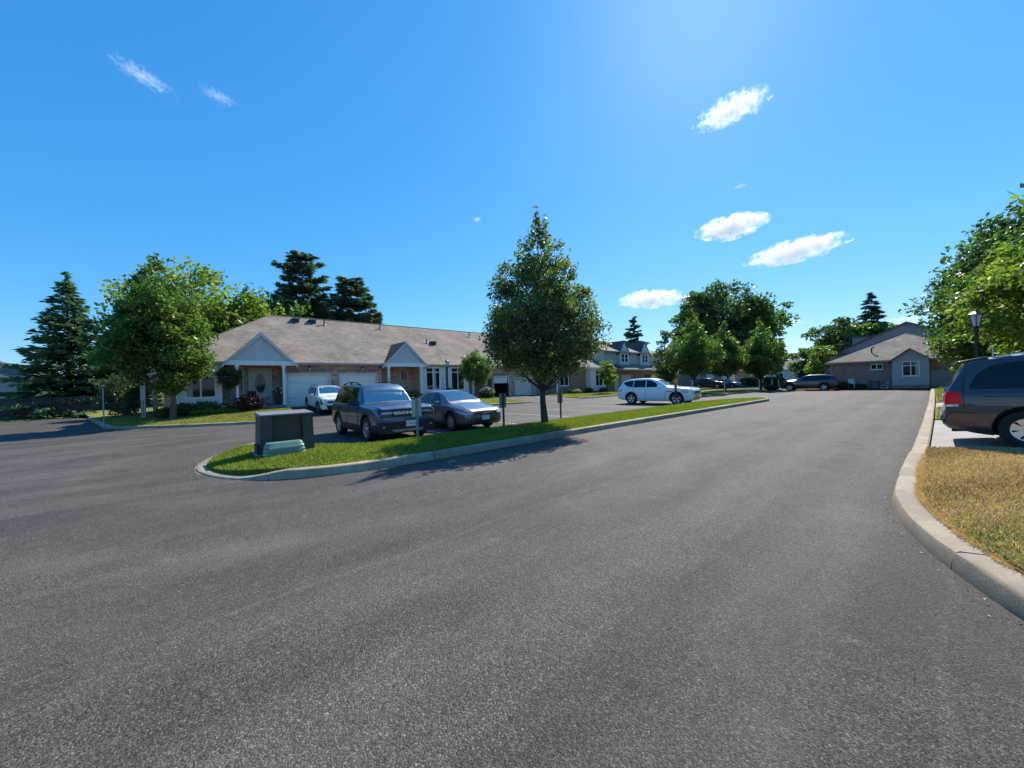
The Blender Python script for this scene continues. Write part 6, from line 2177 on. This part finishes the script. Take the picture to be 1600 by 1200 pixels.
# thin posts and sign on the far island
FP = 'thin white posts by the far mulch bed'
for k, (x, y, h, lab) in enumerate(((48.3, 12.95, 1.2, 'thin white post left of the far mulch tree'), (50.9, 12.35, 1.15, 'thin white post between the mulch tree and the dark crossover'), (51.0, 11.75, 1.15, 'thin white post nearest the dark crossover'))):
    p = thing('marker_post', lab, 'post', (x, y, .05), 0, FP)
    mb = MB(); mb.tube([(0, 0, -.1), (0, 0, h)], .045, 'sign_white', 8); mb.build('shaft', p)
    mb = MB(); mb.lathe([(.05, h - .02), (.03, h + .05), (.001, h + .06)], 'sign_white', 'z', (0, 0, 0), 8); mb.build('cap', p)
s = thing('small_sign', 'small pale sign on a thin white post on the far island', 'sign', (41.5, 14.2, .15))
mb = MB(); mb.tube([(0, 0, -.1), (0, 0, 1.6)], .04, 'sign_white', 8); mb.build('post', s)
mb = MB(); mb.box(-.03, -.24, 1.3, -.015, .24, 1.62, 'sign_white'); mb.build('board', s)


def lamp(name, label, x, y, z, H, cat='lamp post'):
    t = thing(name, label, cat, (x, y, z))
    mb = MB()
    mb.lathe([(.11, -.1), (.11, .1), (.08, .16), (.075, .7), (.055, .8), (.045, H - .75), (.06, H - .7), (.06, H - .62)], 'iron_black', 'z', (0, 0, 0), 14)
    mb.build('post', t, smooth=40)
    mb = MB()
    b0, b1 = H - .60, H - .17
    r0_, r1_ = .085, .17
    mb.lathe([(.03, b0 - .04), (r0_ + .015, b0), (r0_ + .015, b0 + .03)], 'iron_black', 'z', (0, 0, 0), 6)
    for k in range(6):
        a = 2 * math.pi * k / 6
        mb.tube([(r0_ * math.cos(a), r0_ * math.sin(a), b0), (r1_ * math.cos(a), r1_ * math.sin(a), b1)], .012, 'iron_black', 5)
    mb.lathe([(r1_ + .03, b1 - .01), (r1_ + .03, b1 + .02), (.07, H - .06), (.03, H - .03), (.035, H), (.001, H + .03)], 'iron_black', 'z', (0, 0, 0), 6)
    hd = mb.build('lantern', t)
    mb = MB()
    mb.lathe([(r0_ - .006, b0 + .02), (r1_ - .008, b1)], 'lamp_glass', 'z', (0, 0, 0), 6)
    mb.build('lantern_glass', hd)
    return t


lamp('street_lamp', 'black lantern lamp post among the trees behind the minivan', 20.6, -1.0, .2, 3.5)
lamp('street_lamp', 'black lantern lamp post on the second lawn before the bay windows', 15.2, 24.9, .32, 3.35)

# ================================================================== transformer and pedestal on the island
tr = thing('transformer_cabinet', 'dark green steel transformer cabinet with recessed front on the grass island', 'utility box', (1.74, 10.35, .13))
W2, D2, HT = .53, .40, .90
for sg in (-1, 1):
    mb = MB()
    a, b = sg * W2, sg * (W2 - .22)
    lo, hi = min(a, b), max(a, b)
    e = .03 * sg
    mb.hexa([(lo + (e if sg < 0 else 0), -D2, -.1), (hi + (e if sg > 0 else 0), -D2, -.1), (hi + (e if sg > 0 else 0), D2, -.1), (lo + (e if sg < 0 else 0), D2, -.1)],
            [(lo, -D2 + .02, HT), (hi, -D2 + .02, HT), (hi, D2, HT), (lo, D2, HT)], 'transformer_green')
    mb.build('side_wing', tr, bevel=.008)
mb = MB()
mb.hexa([(-W2 + .221, -D2 + .20, -.1), (W2 - .221, -D2 + .20, -.1), (W2 - .221, D2 - .02, -.1), (-W2 + .221, D2 - .02, -.1)],
        [(-W2 + .221, -D2 + .10, HT), (W2 - .221, -D2 + .10, HT), (W2 - .221, D2 - .02, HT), (-W2 + .221, D2 - .02, HT)], 'transformer_green')
mb.build('recessed_panel', tr)
mb = MB()
mb.hexa([(-W2 - .02, -D2 - .03, HT + .002), (W2 + .02, -D2 - .03, HT + .002), (W2 + .02, D2 + .02, HT + .002), (-W2 - .02, D2 + .02, HT + .002)],
        [(-W2 - .01, -D2 - .02, HT + .035), (W2 + .01, -D2 - .02, HT + .035), (W2 + .01, D2 + .01, HT + .075), (-W2 - .01, D2 + .01, HT + .075)], 'transformer_lid')
mb.build('lid', tr, bevel=.006)
letters('T3', 'marking', .075, tr, (W2 - .12, -D2 - .0, HT - .15), (math.pi / 2 - .02, 0, 0), .002, 'lettering')
letters('72', 'marking', .06, tr, (W2 - .12, -D2 - .003, HT - .23), (math.pi / 2 - .02, 0, 0), .002, 'lettering')
mb = MB(); mb.box(-W2 - .1, -D2 - .03, -.12, W2 + .06, D2 + .08, .05, 'drive_concrete'); mb.build('base_pad', tr, bevel=.02)
mb = MB(); mb.box(-W2 - .075, -.3, .052, -W2 - .034, .1, .26, 'post_wood'); mb.build('side_box', tr)
for z in (.2, .75):
    mb = MB(); mb.tube([(W2 - .215, -D2 + .03, z), (W2 - .215, -D2 + .03, z + .1)], .014, 'transformer_green', 8); mb.build('hinge', tr)

pd = thing('cable_pedestal', 'low mint green ribbed plastic cable pedestal before the dark cabinet', 'utility box', (1.60, 9.62, .16))
mb = MB()
n_ = 15
secs = []
w_, d_, h_ = .40, .19, .30
for k in range(n_):
    f = k / (n_ - 1)
    z = -.05 + (h_ + .05) * f
    t_ = f ** 4
    rib = .010 * (1 if (k % 3 == 1 and .2 < f < .85) else 0)
    a, b = w_ * (1 - .05 * f - .10 * t_) + rib, d_ * (1 - .10 * f - .35 * t_) + rib
    secs.append([(a * abs(math.cos(t)) ** .35 * math.copysign(1, math.cos(t)), b * abs(math.sin(t)) ** .35 * math.copysign(1, math.sin(t)), z) for t in np.linspace(0, 2 * math.pi, 41)[:-1]])
b0 = 0
for s_ in secs: mb.v += s_
i_ = mb.m('pedestal_green')
N_ = 40
for k in range(n_ - 1):
    for j in range(N_):
        mb.f.append((k * N_ + j, k * N_ + (j + 1) % N_, (k + 1) * N_ + (j + 1) % N_, (k + 1) * N_ + j)); mb.mi.append(i_)
mb.f.append(tuple((n_ - 1) * N_ + j for j in range(N_))); mb.mi.append(i_)
mb.build('shell', pd, smooth=38)
mb = MB(); mb.box(-.30, -.205, .09, .30, -.186, .105, 'pedestal_green'); mb.box(-.30, -.20, .17, .30, -.18, .185, 'pedestal_green'); mb.build('rib', pd)
mb = MB(); mb.lathe([(.016, -.012), (.001, -.016)], 'iron_black', 'y', (-.34, -.18, .2), 8); mb.build('lock', pd)

# ================================================================== porch things
ch = thing('patio_chair', 'dark metal patio chair on the first porch', 'chair', (2.95, 28.85, .68), rad(200))
mb = MB(); mb.box(-.25, -.25, .42, .25, .25, .46, 'planter_dark'); mb.build('seat', ch)
mb = MB(); mb.hexa([(-.25, .22, .46), (.25, .22, .46), (.25, .25, .46), (-.25, .25, .46)], [(-.24, .34, .95), (.24, .34, .95), (.24, .37, .95), (-.24, .37, .95)], 'planter_dark'); mb.build('backrest', ch)
for a in (-.22, .22):
    for b in (-.22, .22):
        mb = MB(); mb.tube([(a, b, .42), (a * 1.1, b * 1.1, 0)], .015, 'iron_black', 6); mb.build('leg', ch)
tb = thing('side_table', 'small dark folding table before the oval glass door', 'table', (3.75, 28.6, .68))
mb = MB(); mb.box(-.3, -.2, .5, .3, .2, .53, 'planter_dark'); mb.build('table_top', tb)
for a in (-1, 1):
    mb = MB(); mb.tube([(-.25, a * .17, 0), (.25, a * .17, .5)], .013, 'iron_black', 6); mb.tube([(.25, a * .165, 0), (-.25, a * .165, .5)], .013, 'iron_black', 6); mb.build('leg', tb)


def planter(name, label, x, y, z, r, h, mat, fl, n):
    p = thing(name, label, 'planter', (x, y, z))
    mb = MB(); mb.lathe([(.001, 0), (r * .7, 0), (r * .95, h * .9), (r * 1.05, h * .92), (r * 1.05, h), (r * .88, h), (r * .85, h - .05), (.001, h - .05)], mat, 'z', (0, 0, 0), 18); mb.build('pot', p, smooth=40)
    c = rand_dirs(700) * np.array((r * 1.5, r * 1.5, r * 1.5)) * (rng.random(700) ** .4)[:, None] + np.array((0, 0, h + r * .8))
    np_mesh('foliage', leaf_quads(c, .05), 4, ['leaf_shrub'], parent=p)
    c = rand_dirs(n) * r * 1.5 + np.array((0, 0, h + r * .9))
    np_mesh('blossom', leaf_quads(c, .065, .3, .9), 4, [fl], parent=p)
    return p


planter('tall_planter', 'tall dark planter with white flowers beside the porch door', 4.42, 28.3, .68, .2, .75, 'planter_dark', 'flower_white', 45)
planter('clay_pot', 'clay pot with pink flowers on the first porch step', 3.25, 27.55, .5, .16, .28, 'terracotta', 'flower_pink', 22)
# by the far brick wall
ch = thing('lawn_chair', 'white plastic lawn chair against the far brick wall', 'chair', (51.5, 5.6, .18), rad(90))
mb = MB(); mb.box(-.26, -.25, .4, .26, .25, .45, 'sign_white'); mb.build('seat', ch)
mb = MB(); mb.hexa([(-.25, .2, .45), (.25, .2, .45), (.25, .24, .45), (-.25, .24, .45)], [(-.22, .3, .95), (.22, .3, .95), (.22, .33, .95), (-.22, .33, .95)], 'sign_white'); mb.build('backrest', ch)
for a in (-.22, .22):
    for b in (-.2, .2):
        mb = MB(); mb.box(a - .025, b - .025, 0, a + .025, b + .025, .4, 'sign_white'); mb.build('leg', ch)
for a in (-1, 1):
    mb = MB(); mb.box(a * .27 - .025, -.22, .62, a * .27 + .025, .24, .65, 'sign_white'); mb.box(a * .27 - .02, -.22, .45, a * .27 + .02, -.18, .62, 'sign_white'); mb.build('armrest', ch)
ac = thing('air_conditioner', 'dark round air conditioner by the far brick wall', 'appliance', (51.55, 3.9, .1))
mb = MB(); mb.lathe([(.001, 0), (.36, 0), (.36, .72), (.33, .76), (.001, .76)], 'iron_black', 'z', (0, 0, 0), 20); mb.build('casing', ac, smooth=40)
mb = MB()
for k in range(9):
    z = .08 + k * .07
    mb.lathe([(.362, z), (.372, z + .012), (.362, z + .024)], 'plastic_grey', 'z', (0, 0, 0), 20)
mb.build('louver', ac, kind='stuff')
mb = MB(); mb.lathe([(.30, .762), (.30, .78), (.05, .79), (.001, .79)], 'plastic_grey', 'z', (0, 0, 0), 16); mb.build('fan_guard', ac)
me_ = thing('gas_meter', 'small grey meter on the far brick wall', 'meter', (51.9, 3.0, .55))
mb = MB(); mb.box(-.1, -.13, 0, .08, .13, .3, 'plastic_grey'); mb.build('meter_body', me_, bevel=.02)
mb = MB(); mb.tube([(-.02, -.06, 0), (-.02, -.06, -.5)], .02, 'plastic_grey', 6); mb.tube([(-.02, .06, .3), (-.02, .06, .5), (.08, .06, .5)], .02, 'plastic_grey', 6); mb.build('pipe', me_)

# ================================================================== clouds
def cloud(label, az, el, dist, dims, dens, seed, slant=0.0, noise=9.0, thin=.8):
    """vapour in a lumpy closed hull AZ degrees left of the road's line and EL degrees up, DIST metres off; DIMS are half sizes in metres"""
    r = random.Random(seed)
    bm = bmesh.new()
    L, Wd, Hh = dims
    nb_ = 9
    for k in range(nb_):
        f = (k + .5) / nb_ * 2 - 1
        s_ = math.sqrt(max(.05, 1 - f * f)) * 1.12
        mtx = Matrix.Translation((f * L, 0, f * slant * L + r.uniform(-.08, .08) * Hh)) @ Matrix.Diagonal((L * .26, Wd * s_, Hh * s_, 1))
        bmesh.ops.create_icosphere(bm, subdivisions=2, radius=1, matrix=mtx)
    me = bpy.data.meshes.new('cloud')
    bm.to_mesh(me)
    bm.free()
    tmp = bpy.data.objects.new('cloud_tmp', me)
    C.objects.link(tmp)
    md = tmp.modifiers.new('r', 'REMESH')
    md.mode = 'VOXEL'
    md.voxel_size = min(dims) / 4
    new = bpy.data.meshes.new_from_object(tmp.evaluated_get(bpy.context.evaluated_depsgraph_get()))
    bpy.data.objects.remove(tmp)
    new.materials.clear()
    new.materials.append(mat_cloud(dims, slant, noise, dens, thin))
    o = link('cloud', new, None, label, 'cloud', 'small fair weather clouds')
    a, e = rad(az), rad(el)
    o.location = (dist * math.cos(e) * math.cos(a), dist * math.cos(e) * math.sin(a), dist * math.sin(e))
    o.rotation_euler = (0, 0, a - math.pi / 2)      # long side across the line of sight from the street
    return o


CLOUDS = [  # label, azimuth, elevation, half length, half height (metres at 900 m), density, slant, noise size, fullness
    ('ragged bright cloud highest in the right half of the sky', 17.17, 31.75, 61, 19.2, 0.077, 0.13, 0.55, 0.75),
    ('smooth oval cloud below the ragged bright one', 17.62, 19.34, 60, 18.9, 0.077, 0.02, 0.90, 0.95),
    ('long flat cloud with a thin tail right of the oval one', 10.91, 15.07, 78, 17.8, 0.077, 0.09, 0.80, 0.90),
    ('pale lens shaped cloud left of the great maple top', 27.75, 11.65, 71, 17.1, 0.070, -0.03, 0.80, 0.95),
    ('small low cloud peeping out right of the great maple', 12.06, 6.61, 30, 6.2, 0.070, 0.00, 0.90, 0.80),
    ('faint cloud resting over the dark gable roof', 1.99, 5.63, 28, 7.4, 0.042, 0.05, 0.90, 0.80),
    ('slanting wisp nearest the top left corner', 93.03, 31.74, 42, 11.4, 0.032, -0.30, 0.50, 0.62),
    ('smaller slanting wisp right of the top left one', 86.39, 32.45, 31, 9.4, 0.025, -0.16, 0.45, 0.60),
    ('tiny cloud fleck in the middle of the sky', 53.44, 24.11, 11, 4.5, 0.070, 0.00, 0.80, 0.70),
    ('faint fleck between the ragged and the oval cloud', 16.49, 23.67, 16, 4.8, 0.032, 0.03, 0.60, 0.60),
]
for i, (lab, az, el, hl, hh_, dn, sl, nz, th) in enumerate(CLOUDS):
    cloud(lab, az, el, 900.0, (hl, hh_ * 1.6, hh_ * 1.25), dn, 11 + i, sl, max(3.0, hh_ * nz), th)
